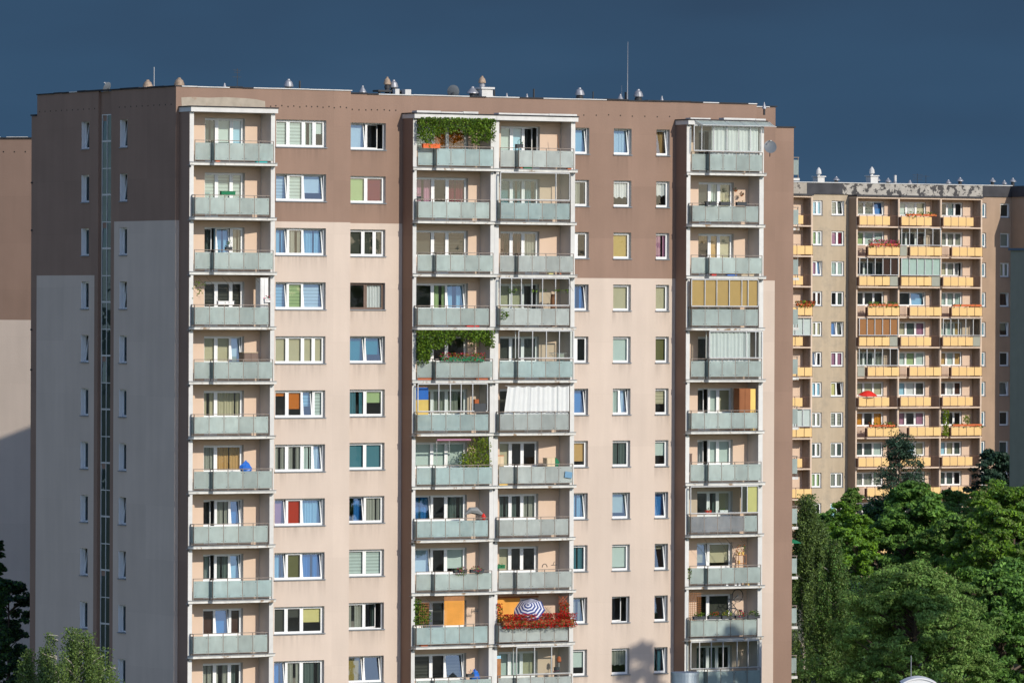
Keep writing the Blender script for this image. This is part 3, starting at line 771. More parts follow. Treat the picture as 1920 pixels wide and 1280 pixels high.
# glazed-in balconies: aluminium frames with sheets of glass
def enclose(j, k, x0f, x1f, muls, curtain=None, side=True, blinds=None, sliding=None):
    L_ = LOG[j]; y = L_['y'] - BD - ES + .02
    zb = 31.44 - FH * k + 1.27; zt = 31.44 - FH * (k - 1) - .01 if k else 34.10
    a = L_['i0'] + x0f; b = L_['i0'] + x1f
    f = MB(); g_ = MB()
    f.box(a, b, y - .02, y + .03, zb, zb + .05, 'alu'); f.box(a, b, y - .02, y + .03, zt - .06, zt, 'alu')
    xs = [a] + [L_['i0'] + m for m in muls] + [b]
    for x_ in xs: f.box(x_ - .022, x_ + .022, y - .025, y + .035, zb + .05, zt - .06, 'alu')
    for i in range(len(xs) - 1):
        if blinds and i < len(blinds) and blinds[i] != '-':
            g_.face([(xs[i] + .02, y + .06, zb), (xs[i + 1] - .02, y + .06, zb), (xs[i + 1] - .02, y + .06, zt), (xs[i] + .02, y + .06, zt)], 'fabric_' + blinds[i])
        g_.face([(xs[i] + .02, y, zb + .05), (xs[i + 1] - .02, y, zb + .05), (xs[i + 1] - .02, y, zt - .06), (xs[i] + .02, y, zt - .06)], 'loggia_glass')
    if side:
        f.box(a - .022, a + .022, y + .3, y + .34, zb, zt, 'alu')
    o = f.build('loggia_glazing', main); g_.build('glass', o)
    if curtain:
        for (c0, c1, cc) in curtain:
            m = MB(); n_ = int((c1 - c0) / .04); pr = None; ph = k
            for q in range(n_ + 1):
                x_ = L_['i0'] + c0 + (c1 - c0) * q / n_; yy = y + .12 + .035 * math.sin(q * 1.1 + ph) + .02 * math.sin(q * .37)
                if pr: m.face([(pr[0], pr[1], zb - .3), (x_, yy, zb - .3), (x_, yy, zt - .08), (pr[0], pr[1], zt - .08)], 'fabric_' + cc)
                pr = (x_, yy)
            m.build('curtain', o)
    return o
enclose(2, 1, -.1, 4.15, [3.3], None)
enclose(2, 3, -.1, 4.15, [.6, 1.2, 1.85, 2.5, 3.3])
enclose(2, 4, 1.05, 4.4, [.85 + 1.05, 1.7 + 1.05, 2.5 + 1.05])
enclose(1, 5, -.05, 4.15, [1.2, 1.9, 2.55, 3.25])
enclose(2, 10, 1.0, 4.3, [2.1, 3.15])
enclose(3, 0, .02, 4.3, [.5, 1.25, 2.1, 2.85, 3.6], [(1.22, 4.2, 'w')])
enclose(3, 3, -.1, 4.15, [.75, 1.5, 2.3, 3.1, 3.5], None, True, ['t', 't', 't', 't', 't', 't'])
enclose(3, 4, 1.05, 4.4, [3.4, 4.0], [(1.15, 3.7, 'w')])
enclose(3, 7, -.1, 4.2, [3.15, 3.5], None, True, ['-', 'n', 'y'])
enclose(3, 10, -.05, 4.3, [.5, 1.25, 2.0, 2.9, 3.6])

# glass awning over the top right balcony
aw = MB()
L_ = LOG[3]; y = L_['y'] - BD
a0, b0 = L_['i0'] + .1, L_['x1'] + .2
aw.face([(a0 + .25, y - .62, 34.10), (b0 + .1, y - .62, 34.10), (b0, y - .2, 34.33), (a0, y - .2, 34.33)], 'frosted_glass')
for i in range(6):
    t = a0 + (b0 - a0) * i / 5
    aw.bar((t + .25 - .05 * i, y - .64, 34.095), (t, y - .2, 34.345), .03, .02, 'alu')
aw.bar((a0 + .25, y - .63, 34.09), (b0 + .1, y - .63, 34.09), .03, .03, 'alu')
aw.build('glass_awning', main)

# balconies on the hidden right end, seen edge-on
for k in range(NR):
    z = 31.44 - FH * k
    b = MB(); b.box(43.16, 44.0, 9.0, 12.5, z, z + .14, 'slab_white')
    o = b.build('end_balcony', main)
    b = MB()
    b.box(43.93, 43.945, 9.03, 12.45, z + .32, z + 1.14, 'frosted_glass'); b.box(43.17, 43.925, 9.01, 9.025, z + .32, z + 1.14, 'frosted_glass')
    b.build('glass_balustrade', o)
    b = MB()
    for x_ in (43.2, 43.9): b.box(x_, x_ + .04, 9.03, 9.07, z + .14, z + 1.26, 'rail_metal')
    b.box(43.17, 43.97, 9.02, 9.07, z + 1.26, z + 1.3, 'rail_metal'); b.box(43.92, 43.97, 9.08, 12.45, z + 1.26, z + 1.3, 'rail_metal')
    b.build('handrail', o)

# roof furniture
def cowl(x, y, base, top, r_, m='galvanised', stem='dark_metal', foot=False, name='roof_vent', parent=main):
    b = MB(); h = top - base
    q = min(.40, h * .62)
    b.lathe(x, y, [(r_ * .66, base), (r_ * .66, top - q * .7)], stem)
    b.lathe(x, y, [(r_ * .5, top - q), (r_ * 1.02, top - q), (r_, top - q * .82), (r_ * .74, top - q * .36), (r_ * .36, top - q * .16), (r_ * .3, top), (.01, top + .005)], m)
    b.lathe(x, y, [(r_ * .8, top - q * 1.5), (r_ * .8, top - q * 1.2)], stem)
    if foot: b.box(x - r_ * 1.3, x + r_ * 1.5, y - .3, y + .3, base - .2, base + .1, 'roof_white')
    return b.build(name, parent, smooth=False)
def cone(x, y, base, top, r_, m='galvanised', name='roof_vent', parent=main):
    b = MB(); q = min(.36, top - base - .02); b.lathe(x, y, [(r_ * .5, base), (r_ * .5, top - q)], 'dark_metal'); b.lathe(x, y, [(r_ * .5, top - q), (r_, top - q), (r_ * .95, top - q * .85), (r_ * .3, top - q * .2), (r_ * .22, top), (.01, top + .005)], m); return b.build(name, parent)
def pole(x, y, base, top, r_, m='dark_metal', name='vent_pipe', parent=main):
    b = MB(); b.tube([(x, y, base), (x, y, top)], r_, m, 6); return b.build(name, parent)

RB = ROOF - 0.42
def vent_at(x, base, top, r_, kind='cowl', m='galvanised', foot=False):
    if kind == 'cone': return cone(x, 6.0, base, top, r_, m)
    return cowl(x, 6.0, base, top, r_, m, foot=foot)
vent_at(1.59, RB, 35.94, .26, m='rust_cowl'); vent_at(3.42, RB, 36.09, .27, m='rust_cowl')
vent_at(6.08, RB, 35.87, .16, 'cone'); vent_at(9.87, RB, 36.17, .25); vent_at(14.32, RB, 35.93, .2, 'cone')
vent_at(15.81, RB + .6, 36.42, .19, m='rust_cowl'); vent_at(16.2, RB + .35, 36.27, .24)
vent_at(21.04, RB, 36.03, .33, 'cone'); vent_at(22.15, RB, 35.83, .2, 'cone'); vent_at(23.16, RB, 35.73, .12, 'cone')
vent_at(24.42, RB, 35.72, .14, 'cone'); vent_at(27.73, RB, 36.12, .26, foot=True); vent_at(30.31, RB, 35.84, .2, 'cone')
vent_at(31.46, RB, 36.12, .26, foot=True); vent_at(32.97, RB, 35.79, .14, 'cone'); vent_at(39.61, 34.9, 35.60, .12, 'cone')
pole(10.54, 6, RB, 36.09, .055); pole(24.85, 6, RB, 35.99, .055); pole(28.58, 6, RB, 35.93, .04); pole(30.78, 6.2, RB, 35.96, .07); pole(22.5, 6.2, RB, 35.9, .06)
b = MB(); b.box(15.1, 16.7, 5.7, 6.3, 35.62, 35.72, 'dark_metal'); b.box(15.2, 15.3, 5.8, 5.9, RB, 35.62, 'dark_metal'); b.box(16.5, 16.6, 5.8, 5.9, RB, 35.62, 'dark_metal')
b.box(15.95, 16.2, 5.4, 5.68, RB, 35.78, 'roof_white'); b.box(16.5, 16.85, 5.3, 5.68, RB, 35.76, 'roof_white'); b.build('duct_platform', main)
b = MB(); b.box(21.38, 22.05, 5.6, 6.3, RB, 35.9, 'white_paint'); b.box(21.3, 22.13, 5.52, 6.38, 35.9, 36.0, 'white_paint')
ch = b.build('chimney', main)
cowl(21.6, 5.95, 36.0, 36.6, .2, 'rust_cowl', 'galvanised', name='chimney_cowl', parent=ch)
b = MB(); b.tube([(1.96, 6, RB), (1.96, 6, 36.6)], .018, 'roof_white', 5); b.build('antenna_mast', main)
b = MB(); b.tube([(6.83, 6, RB), (6.83, 6, 36.64)], .016, 'dark_metal', 5)
for dz, l in ((-.05, .26), (-.16, .2), (-.4, .3)): b.bar((6.83 - l, 6, 36.6 + dz), (6.83 + l * .8, 6, 36.6 + dz), .018, .018, 'dark_metal')
b.build('antenna_mast', main)
b = MB(); b.tube([(30.77, 6, RB), (30.77, 6, 37.2), (30.78, 6, 38.66)], [.032, .022, .013], 'galvanised', 5); b.tube([(30.4, 6, RB), (30.4, 6, 36.3)], .008, 'galvanised', 4); b.build('antenna_mast', main)

def dish(x, y, z, r_, az, el, parent, m='dish_grey', arm=True):
    b = MB(); ax = Vector((math.sin(az) * math.cos(el), -math.cos(az) * math.cos(el), math.sin(el)))
    u = Vector((math.cos(az), math.sin(az), 0)); v = ax.cross(u) * -1
    n_ = 20; rings = []
    for q in range(5):
        rr = r_ * q / 4; dz = -.16 * r_ * (1 - (q / 4) ** 2)
        rings.append([Vector((x, y, z)) + u * (rr * math.cos(2 * math.pi * i / n_) * .9) + v * (rr * math.sin(2 * math.pi * i / n_)) + ax * dz for i in range(n_)])
    for q in range(4):
        for i in range(n_): b.face([rings[q][i], rings[q + 1][i], rings[q + 1][(i + 1) % n_], rings[q][(i + 1) % n_]], m)
    if arm:
        tip = Vector((x, y, z)) + ax * r_ * .9 - v * r_ * .5
        b.bar(Vector((x, y, z)) - v * r_ * .95, tip, .02, .02, 'alu'); b.tube([tip, tip + ax * -.1], .035, 'roof_white', 6)
    b.bar(Vector((x, y, z)) - ax * .1, Vector((x, y, z - r_ * 1.2)) - ax * .18, .04, .04, 'dark_metal')
    return b.build('satellite_dish', parent)
dish(0.6, 8.6, 35.60, .30, R(200), R(25), main)
dish(19.85, 6, 35.75, .36, R(150), R(20), main)
dish(36.62, YB - 1.2, 33.02, .38, R(-25), R(25), main)

# ================================================================== things on the balconies
mat('leaf_ivy', (0.145, 0.24, 0.020), var=0.2, scale=1.5, island=0.45, trans=0.3, rough=0.6)
mat('leaf_ivy_dark', (0.055, 0.12, 0.014), var=0.2, scale=1.5, island=0.4, trans=0.25, rough=0.6)
mat('leaf_yellow', (0.20, 0.26, 0.02), var=0.2, island=0.4, trans=0.35)
mat('petal_red', (0.50, 0.006, 0.006), var=0.1, island=0.3, trans=0.2)
mat('petal_pink', (0.55, 0.06, 0.16), var=0.1, island=0.3, trans=0.2)
mat('petal_orange', (0.75, 0.17, 0.01), var=0.1, island=0.3, trans=0.2)
mat('petal_yellow', (0.75, 0.50, 0.03), var=0.1, island=0.3, trans=0.2)
mat('petal_rust', (0.45, 0.10, 0.02), var=0.1, island=0.3, trans=0.2)
mat('planter_orange', (0.62, 0.13, 0.04)); mat('planter_green', (0.015, 0.16, 0.07)); mat('planter_dark', (0.055, 0.06, 0.065)); mat('planter_white', (0.7, 0.7, 0.68))
mat('plastic_blue', (0.02, 0.13, 0.50), rough=0.4); mat('plastic_teal', (0.01, 0.42, 0.42), rough=0.4); mat('plastic_red', (0.6, 0.03, 0.02), rough=0.4)
mat('cloth_grey', (0.20, 0.21, 0.21)); mat('parasol_blue', (0.045, 0.075, 0.26), trans=0.2, var=0.02); mat('parasol_white', (0.72, 0.74, 0.80), trans=0.2, var=0.02)
mat('board_blue', (.15, .29, .42)); mat('screen_orange', (0.80, 0.37, 0.07), trans=0.25, streak=0.03); mat('cabinet_brown', (0.26, 0.10, 0.04)); mat('panel_yellow', (0.78, 0.52, 0.15)); mat('cream_box', (0.62, 0.50, 0.33))

def where(j, k, ds, out, dz):
    """ds metres right of the inner left wall, out metres in front of the back wall, dz above the slab"""
    L_ = LOG[j]
    return wl(L_['i0'] + ds, L_['y'] - out, 31.57 - FH * k + dz)
RAIL = BD + ES
def thing(name, loc, label, cat, group=None):
    o = empty(name, loc, ANG); return tag(o, label, cat, group)
def bunch(name, parent, n_, lo, hi, size, mats, weights=None, seed=1, shape=None):
    g_ = np.random.default_rng(seed)
    c = g_.uniform(lo, hi, size=(n_, 3))
    if shape is not None: c = c[shape(c, g_)]
    return leaf_mesh(name, c, size, mats, parent, weights=weights, seed=seed)
def ell(c, g_):
    lo = c.min(0); hi = c.max(0); m = (lo + hi) / 2; h = (hi - lo) / 2 + 1e-6
    return (((c - m) / h) ** 2).sum(1) < g_.uniform(.5, 1.1, len(c))

def ivy(j, k, label, prof, seed, x1=4.5, out=RAIL - .1, depth=.3, n_=9000, cat='climbing plant'):
    o = thing('climbing_plant', where(j, k, 0, out, 0), label, cat, 'climbing plants on the balconies')
    def sh(c, g_):
        low = np.interp(c[:, 0], [p[0] for p in prof], [p[1] for p in prof]) + .10 * np.sin(c[:, 0] * 9) + .13 * np.sin(c[:, 0] * 4.3 + seed) + .07 * np.sin(c[:, 0] * 23) + g_.normal(0, .06, len(c))
        hi_ = np.interp(c[:, 0], [p[0] for p in prof], [p[2] for p in prof])
        return (c[:, 2] > low) & (c[:, 2] < hi_)
    bunch('foliage', o, n_, (-.08, -depth, .4), (x1, 0.08, 2.62), .055, ['leaf_ivy', 'leaf_ivy_dark'], [.62, .38], seed, sh)
    b = MB(); g_ = random.Random(seed)
    for i in range(5):
        x_ = g_.uniform(.2, x1 - .3); b.tube([(x_, 0, 2.5), (x_ + .3, -.03, 2.2), (x_ + .5, -.02, 1.9)], .008, 'bark', 4)
    b.build('stem', o); return o
ivy(1, 0, 'thick green climber curtaining the top balcony above an orange planter', [(0, 1.5, 2.6), (.7, 1.35, 2.6), (1.3, 1.75, 2.6), (1.9, 2.1, 2.6), (2.7, 1.75, 2.6), (3.3, 1.45, 2.6), (4.4, 1.35, 2.6)], 3, n_=11000)
ivy(1, 4, 'leafy vine covering the left side of the balcony above the pink-red geraniums', [(0, 1.0, 2.6), (.5, 1.0, 2.6), (1.0, 1.6, 2.6), (1.9, 2.1, 2.6), (2.8, 2.25, 2.6), (3.5, 1.95, 2.6), (4.4, 1.75, 2.6)], 4, n_=12000)
ivy(2, 3, 'small climber creeping round the left post of a glazed balcony', [(-.1, .1, 1.0), (.1, .15, .9), (.35, .5, .8), (.36, 2, 2)], 8, 4.3, RAIL + .03, .1, 5000)
ivy(0, 3, 'thin trailing plant hanging by the left post of a balcony with dark striped blinds', [(-.1, 1.35, 2.35), (.2, 1.6, 2.35), (.5, 1.9, 2.3), (.7, 2.2, 2.25), (.72, 3, 2)], 9, 4.3, RAIL - .3, .1, 1500)
ivy(3, 8, 'little green vine down the left end of a railing in the right column', [(-.1, .2, 1.0), (.12, .3, 1.0), (.14, 3, 1)], 10, 4.3, BD + .02, .1, 7000)
ivy(1, 9, 'sparse vine climbing the trellis beside the hanging orange blind', [(-.05, .9, 2.5), (.3, 1.0, 2.45), (.8, 1.0, 1.9), (1.0, 1.3, 1.8), (1.02, 3, 2)], 12, 4.3, BD - .1, .15, 5000)

def planter(j, k, ds, l, label, box='planter_orange', leaf=('leaf_ivy', 'leaf_ivy_dark'), petal=None, dz=1.10, out=RAIL + .06, h=.16, ph=.22, n_=260, np_=160, droop=.1, cat='flower box', group='flower boxes on the railings', name='flower_box', w_=.18, seed=1, lsz=.045):
    o = thing(name, where(j, k, ds, out, dz), label, cat, group)
    b = MB(); b.box(0, l, -w_ / 2, w_ / 2, -h * .5, h * .5, box); b.box(-.015, l + .015, -w_ / 2 - .015, w_ / 2 + .015, h * .5, h * .5 + .025, box); b.build('box', o)
    if n_: bunch('foliage', o, n_, (-.06, -w_ * .8 - droop * .4, -droop), (l + .06, w_ * .8, h * .5 + ph), lsz, list(leaf), None, seed, ell if l < 1.2 else None)
    if petal: bunch('flowers', o, np_, (-.04, -w_ - droop * .4, -droop * .8), (l + .04, w_ * .7, h * .5 + ph * 1.1), lsz * .85, list(petal), None, seed + 50, ell if l < 1.2 else None)
    return o
planter(1, 0, .12, 1.0, 'orange planter hooked on the top balcony railing under green climber', n_=120, ph=.15, h=.2)
planter(1, 4, 1.25, 2.6, 'row of pink-red geraniums in a dark green box along the railing', box='planter_green', petal=['petal_pink', 'petal_red'], n_=500, np_=520, h=.2)
planter(2, 9, .05, 4.35, 'long mass of red flowers spilling over the railing under the striped parasol', box='wood', leaf=('leaf_ivy_dark',), petal=['petal_red'], n_=1500, np_=4200, ph=.34, droop=.34, h=.22, out=RAIL + .1, seed=7, w_=.26)
planter(1, 8, 2.1, .75, 'pink petunia basket hung on the railing, left one of the pair', petal=['petal_pink'], box='planter_dark', n_=260, np_=150, ph=.2, droop=.28, seed=13)
planter(1, 8, 3.1, .8, 'pink petunia basket hung on the railing, right one of the pair', petal=['petal_pink', 'petal_red'], box='planter_dark', n_=260, np_=150, ph=.22, droop=.15, seed=14)
for i, (x_, la) in enumerate(((.72, 'left'), (1.62, 'middle'), (2.68, 'right'))):
    planter(3, 1, x_, .62, 'dark grey window box on the railing of the right column, %s one of three' % la, box='planter_dark', n_=26 if i else 40, ph=.16, h=.18, seed=20 + i, group='dark grey boxes on one railing')
fl = [('.', 'feathery green plant in the first flower box below the bicycle', .05, .75, [], ('leaf_ivy', 'leaf_ivy_dark')),
      ('.', 'orange marigolds in the second flower box on the bicycle balcony', .98, .75, ['petal_orange', 'petal_red'], ('leaf_ivy_dark',)),
      ('.', 'yellow flowers with light green leaves in the middle box on the bicycle balcony', 1.85, .75, ['petal_yellow', 'leaf_yellow'], ('leaf_ivy', 'leaf_yellow')),
      ('.', 'red flowers in the fourth box under the hung bicycle', 2.72, .72, ['petal_red', 'petal_pink'], ('leaf_ivy_dark',)),
      ('.', 'dark leafy plant with a lime trailing stem in the last box by the right post', 3.5, .75, ['leaf_yellow'], ('leaf_ivy_dark',))]
for i, (_, la, x_, l_, pe, le) in enumerate(fl):
    planter(3, 9, x_, l_, la, box='planter_dark', leaf=le, petal=pe or None, n_=300, np_=120 if i < 4 else 30, ph=.3, droop=.08, seed=30 + i, group='flower boxes below the bicycle')
planter(0, 3, 3.95, .3, 'small white pot with deep pink flowers on the railing corner', box='planter_white', petal=['petal_pink'], n_=50, np_=60, dz=1.33, out=RAIL - .1, cat='flower pot', group=None, seed=41, name='flower_pot')
planter(0, 1, 1.5, .8, 'empty green planter behind the railing of the second balcony from the top', box='planter_green', n_=0, dz=1.22, out=RAIL - .25, cat='planter', group=None, name='planter')
planter(0, 3, 1.4, .9, 'long white planter with dark purple flowers behind a railing', box='planter_white', petal=['petal_pink'], n_=25, np_=18, dz=1.2, out=RAIL - .35, ph=.1, group=None, seed=42)
planter(2, 0, .95, .4, 'bushy green pot plant standing at the railing step of a top balcony', box='planter_dark', n_=110, ph=.34, dz=1.2, out=BD + .12, cat='pot plant', group=None, name='pot_plant', seed=43)
planter(1, 1, .35, .3, 'small green pot plant in front of purple curtains', box='planter_dark', n_=60, ph=.25, dz=1.17, out=.35, cat='pot plant', group=None, name='pot_plant', seed=44)
planter(0, 2, 2.2, .35, 'spiky dark pot plant before the third balcony window of the left column', box='planter_dark', leaf=('leaf_ivy_dark',), n_=70, ph=.35, dz=1.17, out=.4, cat='pot plant', group=None, name='pot_plant', seed=45)
planter(3, 7, 1.05, .3, 'red pot with a leafy plant at the railing of the part-glazed right balcony', box='plastic_red', n_=60, ph=.2, dz=1.2, out=RAIL - .3, cat='pot plant', group=None, name='pot_plant', seed=46)
planter(3, 7, 1.9, .5, 'white box of green herbs at the railing of the part-glazed right balcony', box='planter_white', n_=60, ph=.16, dz=1.2, out=RAIL - .3, cat='planter', group=None, name='planter', seed=47)
planter(2, 8, .45, .5, 'small white-flowering planter on the sill left of a dark balcony window', box='planter_green', petal=['petal_yellow'], n_=60, np_=30, ph=.1, dz=1.24, out=.18, cat='planter', group=None, name='planter', seed=48)
planter(1, 10, 3.2, .4, 'yellow flowers beside the barrel on the lowest balcony', box='planter_dark', petal=['petal_yellow', 'petal_pink'], n_=30, np_=40, ph=.25, dz=1.15, out=RAIL - .4, cat='flower pot', group=None, seed=49, name='flower_pot')
planter(2, 10, 3.5, .25, 'tiny pink potted flower by the mop on the lowest balcony', box='planter_dark', petal=['petal_pink'], n_=15, np_=20, ph=.14, dz=1.15, out=RAIL - .3, cat='flower pot', group=None, seed=50, name='flower_pot')
# pots standing on the slabs, seen in the gap under the glass
def pot(j, k, ds, l, m, label, h=.2, out=RAIL - .14, name='plant_pot', cat='pot', group='things standing on the slab edge'):
    o = thing(name, where(j, k, ds, out, 0), label, cat, group)
    b = MB(); b.prism([(0, -.1), (l, -.1), (l, .1), (0, .1)], 0, h, m); b.prism([(-.015, -.115), (l + .015, -.115), (l + .015, .115), (-.015, .115)], h, h + .025, m); b.build('body', o); return o
pot(0, 0, 3.45, .62, 'plastic_teal', 'turquoise tub on the slab of the top left balcony', h=.5, name='tub', cat='tub')
pot(0, 0, .9 + .2, .25, 'terracotta', 'terracotta pot on the slab of the top left balcony')
pot(2, 0, 1.15, .12, 'terracotta', 'thin terracotta pot left of the green tray on a top balcony')
pot(2, 0, 1.35, .55, 'planter_green', 'green plant tray on the slab of a top balcony')
pot(2, 0, 4.05, .22, 'terracotta', 'terracotta pot at the right end of a top balcony slab')
pot(1, 4, .12, .85, 'terracotta', 'long terracotta trough below the vine-covered balcony railing', out=BD - .1)
pot(1, 4, 3.5, .7, 'terracotta', 'long terracotta trough under the right end of the geranium railing')
pot(2, 6, .1, .5, 'panel_yellow', 'yellow crate at the left end of a balcony slab', out=BD - .1, name='crate', cat='crate')
pot(1, 3, 2.9, .75, 'plastic_red', 'flat red tray on the slab above the vine-covered balcony', name='tray', cat='tray', h=.1)
pot(2, 2, 2.9, .28, 'fabric_y', 'lime pot on the slab two balconies above the white curtains')
pot(2, 2, 3.55, .12, 'terracotta', 'small orange pot right of the lime pot on a slab')
pot(1, 9, .25, .4, 'terracotta', 'shallow terracotta pot on the slab under the trellis', out=RAIL - .2)
for i, x_ in enumerate((2.2, 2.75, 3.0, 3.55)): pot(3, 8, x_, .13, ['planter_white', 'planter_white', 'planter_white', 'panel_yellow'][i], ['small white pot lying under the railing below the plant stand', 'white pot on the slab below the plant stand, left of two close ones', 'white pot on the slab below the plant stand, right of two close ones', 'pale yellow pot at the right end of the slab below the plant stand'][i])
pot(3, 2, 1.2, .3, 'plastic_red', 'orange-red pot on the slab above the tan glazed balcony')
pot(3, 2, 2.2, .6, 'plastic_blue', 'blue tray on the slab above the tan glazed balcony', h=.1, name='tray', cat='tray')
pot(3, 2, 3.1, .8, 'cream_box', 'orange-beige box at the right of the slab above the tan glazed balcony', h=.12, name='box', cat='box')

# yellow-green shrub with a pole
o = thing('potted_shrub', where(1, 6, 2.7, RAIL - .25, .9), 'yellow-green potted shrub filling the right half of a balcony', 'shrub')
bunch('foliage', o, 1900, (0, -.25, .1), (1.75, .25, 1.7), .06, ['leaf_yellow', 'leaf_ivy'], [.6, .4], 5, lambda c, g_: (c[:, 2] < .55 + 1.0 * np.sin(np.clip(c[:, 0] / 1.75, 0, 1) * 2.0) + g_.normal(0, .12, len(c))) & (g_.random(len(c)) < .85))
b = MB()
for i in range(6): b.tube([(.9, 0, -.7), (.7 + .1 * i, 0, .3), (.3 + .25 * i, .05, 1.1 + .1 * (i % 3))], [.02, .015, .006], 'bark', 5)
b.build('stem', o)
b = MB(); b.tube([(0, 0, 0), (-.07, -.02, 1.6)], .02, 'planter_white', 6); o = b.build('pole'); o.location = where(1, 6, 4.35, RAIL - .05, .95); o.rotation_euler = (0, 0, ANG); tag(o, 'white pole leaning beside the yellow-green shrub', 'pole')
b = MB(); b.tube([(0, 0, 0), (2.05, 0, 0)], .05, 'fabric_p', 8); b.bar((0, 0, 0), (0, -.02, -1.2), .015, .015, 'alu'); b.bar((.75, 0, 0), (.75, -.02, -1.25), .015, .015, 'alu')
o = b.build('rolled_awning'); o.location = where(1, 6, 1.15, RAIL - .12, 2.42); o.rotation_euler = (0, 0, ANG); tag(o, 'rolled pinkish awning under the slab over the yellow-green shrub', 'awning')

# orange hanging blind
b = MB(); n_ = 26
for i in range(n_):
    z0 = i * 1.5 / n_; b.box(0, 1.22, -.008, .008, z0, z0 + 1.5 / n_ - .004, 'screen_orange' if i < 22 else 'wood')
o = b.build('hanging_blind'); o.location = where(1, 9, 1.55, RAIL + .03, 1.08); o.rotation_euler = (0, 0, ANG); tag(o, 'orange bamboo blind hanging in front of a balcony', 'blind')
def trellis(j, k, ds, out, dz, w_, h, label, m='wood', st=.13, diag=False, ang=0):
    b = MB()
    if diag:
        for i in range(-6, 12):
            a = i * .18
            x0, z0, x1, z1 = a, 0, a + h, h
            for (sx_, ex, sz_, ez) in (((x0), x1, z0, z1),):
                t0 = max(0, (0 - sx_) / (ex - sx_)); t1 = min(1, (w_ - sx_) / (ex - sx_))
                if t1 > t0 + .02:
                    b.bar((sx_ + (ex - sx_) * t0, 0, h * t0), (sx_ + (ex - sx_) * t1, 0, h * t1), .02, .015, m)
                    b.bar((w_ - sx_ - (ex - sx_) * t0, .01, h * t0), (w_ - sx_ - (ex - sx_) * t1, .01, h * t1), .02, .015, m)
    else:
        x_ = 0
        while x_ <= w_ + .001: b.box(x_ - .011, x_ + .011, -.008, .008, 0, h, m); x_ += st
        z = 0
        while z <= h + .001: b.box(-.011, w_ + .011, .008, .022, z - .011, z + .011, m); z += st
    o = b.build('trellis'); o.location = where(j, k, ds, out, dz); o.rotation_euler = (0, 0, ANG + ang); return tag(o, label, 'trellis')
trellis(1, 9, .3, BD - .05, .95, .6, 1.3, 'wooden trellis with vine left of the hanging orange blind')
trellis(3, 9, .03, BD, .9, .78, 1.55, 'tall wooden trellis by the left post of the bicycle balcony', st=.115)
trellis(2, 9, 3.65, RAIL - .15, 1.0, .55, 1.45, 'orange diagonal trellis with red flowers beside the parasol', m='terracotta', diag=True)
o = thing('flowering_climber', where(2, 9, 3.65, RAIL - .1, .9), 'red flowering climber on the orange trellis', 'climbing plant')
bunch('foliage', o, 260, (0, -.12, 0), (.6, .1, 1.2), .05, ['leaf_ivy_dark', 'leaf_ivy'], None, 61); bunch('flowers', o, 300, (0, -.16, .1), (.6, .05, 1.25), .045, ['petal_red'], None, 62)
o = thing('flowering_climber', where(2, 9, -.05, BD + .05, 1.1), 'narrow red flowering climber by the post left of the parasol', 'climbing plant')
bunch('foliage', o, 120, (0, -.1, 0), (.3, .1, 1.0), .05, ['leaf_ivy_dark', 'leaf_ivy'], None, 63); bunch('flowers', o, 170, (0, -.14, 0), (.3, .05, 1.05), .045, ['petal_red'], None, 64)
b = MB(); b.face([(0, 0, 0), (1.75, 0, 0), (1.75, .55, 1.25), (0, .55, 1.25)], 'screen_orange'); b.tube([(0, 0, 0), (1.75, 0, 0)], .03, 'wood', 6); b.tube([(0, .55, 1.25), (2.9, .55, 1.25)], .05, 'cabinet_brown', 6)
o = b.build('sunshade_awning'); o.location = where(2, 9, 0.02, .95, 1.15); o.rotation_euler = (0, 0, ANG); tag(o, 'orange fabric sunshade behind the blue and white parasol', 'sunshade')

# striped parasol, tilted towards the viewer
o = thing('parasol', where(2, 9, 1.72, RAIL - .05, .2), 'blue and white striped parasol tilted over the red flowers', 'parasol')
ax = Vector((-.45, -.55, .72)).normalized(); uu = ax.cross(Vector((0, 0, 1))).normalized(); vv = uu.cross(ax)
apex = Vector((0, 0, 1.85)); b = MB(); NRG = 11; RR = .86
def pp_(q, i, n8=8):
    rr = RR * q / NRG; t = 2 * math.pi * i / n8
    return apex - ax * (.42 * (q / NRG) ** 1.3) + uu * rr * math.cos(t) + vv * rr * math.sin(t)
for q in range(NRG):
    for i in range(8):
        b.face([pp_(q, i), pp_(q + 1, i), pp_(q + 1, i + 1), pp_(q, i + 1)], 'parasol_blue' if q % 2 == 0 else 'parasol_white')
b.build('canopy', o)
b = MB(); b.tube([apex + ax * .08, apex - ax * .55, (0.15, 0.2, -.1)], .02, 'planter_white', 6); b.build('pole', o)

# bicycle hung upright on the wall
b = MB()
def wheel(cx, cz, r_):
    n_ = 24; pts = [(cx + r_ * math.cos(2 * math.pi * i / n_), 0, cz + r_ * math.sin(2 * math.pi * i / n_)) for i in range(n_ + 1)]
    wb_ = MB()
    for i in range(n_): wb_.bar(pts[i], pts[i + 1], .035, .035, 'dark_metal', up=(0, 1, 0))
    for i in range(0, n_, 2): wb_.bar((cx, 0, cz), pts[i], .006, .006, 'alu', up=(0, 1, 0))
    return wb_
bo = thing('bicycle', where(3, 9, 3.15, .5, .85), 'dark bicycle hung upright at the right end of a balcony', 'bicycle')
W1 = wheel(.35, 1.35, .34).build('wheel', bo); W2_ = wheel(.05, .36, .34).build('wheel', bo)
for a, c in (((.35, 1.35), (-.05, 1.08)), ((-.05, 1.08), (-.28, .72)), ((-.28, .72), (.05, .36)), ((-.05, 1.02), (.28, .62)), ((.28, .62), (-.28, .72)), ((.28, .62), (.05, .36)), ((.28, .62), (.5, .55)), ((-.05, 1.08), (-.2, 1.18))):
    b.bar((a[0], 0, a[1]), (c[0], 0, c[1]), .032, .032, 'dark_metal', up=(0, 1, 0))
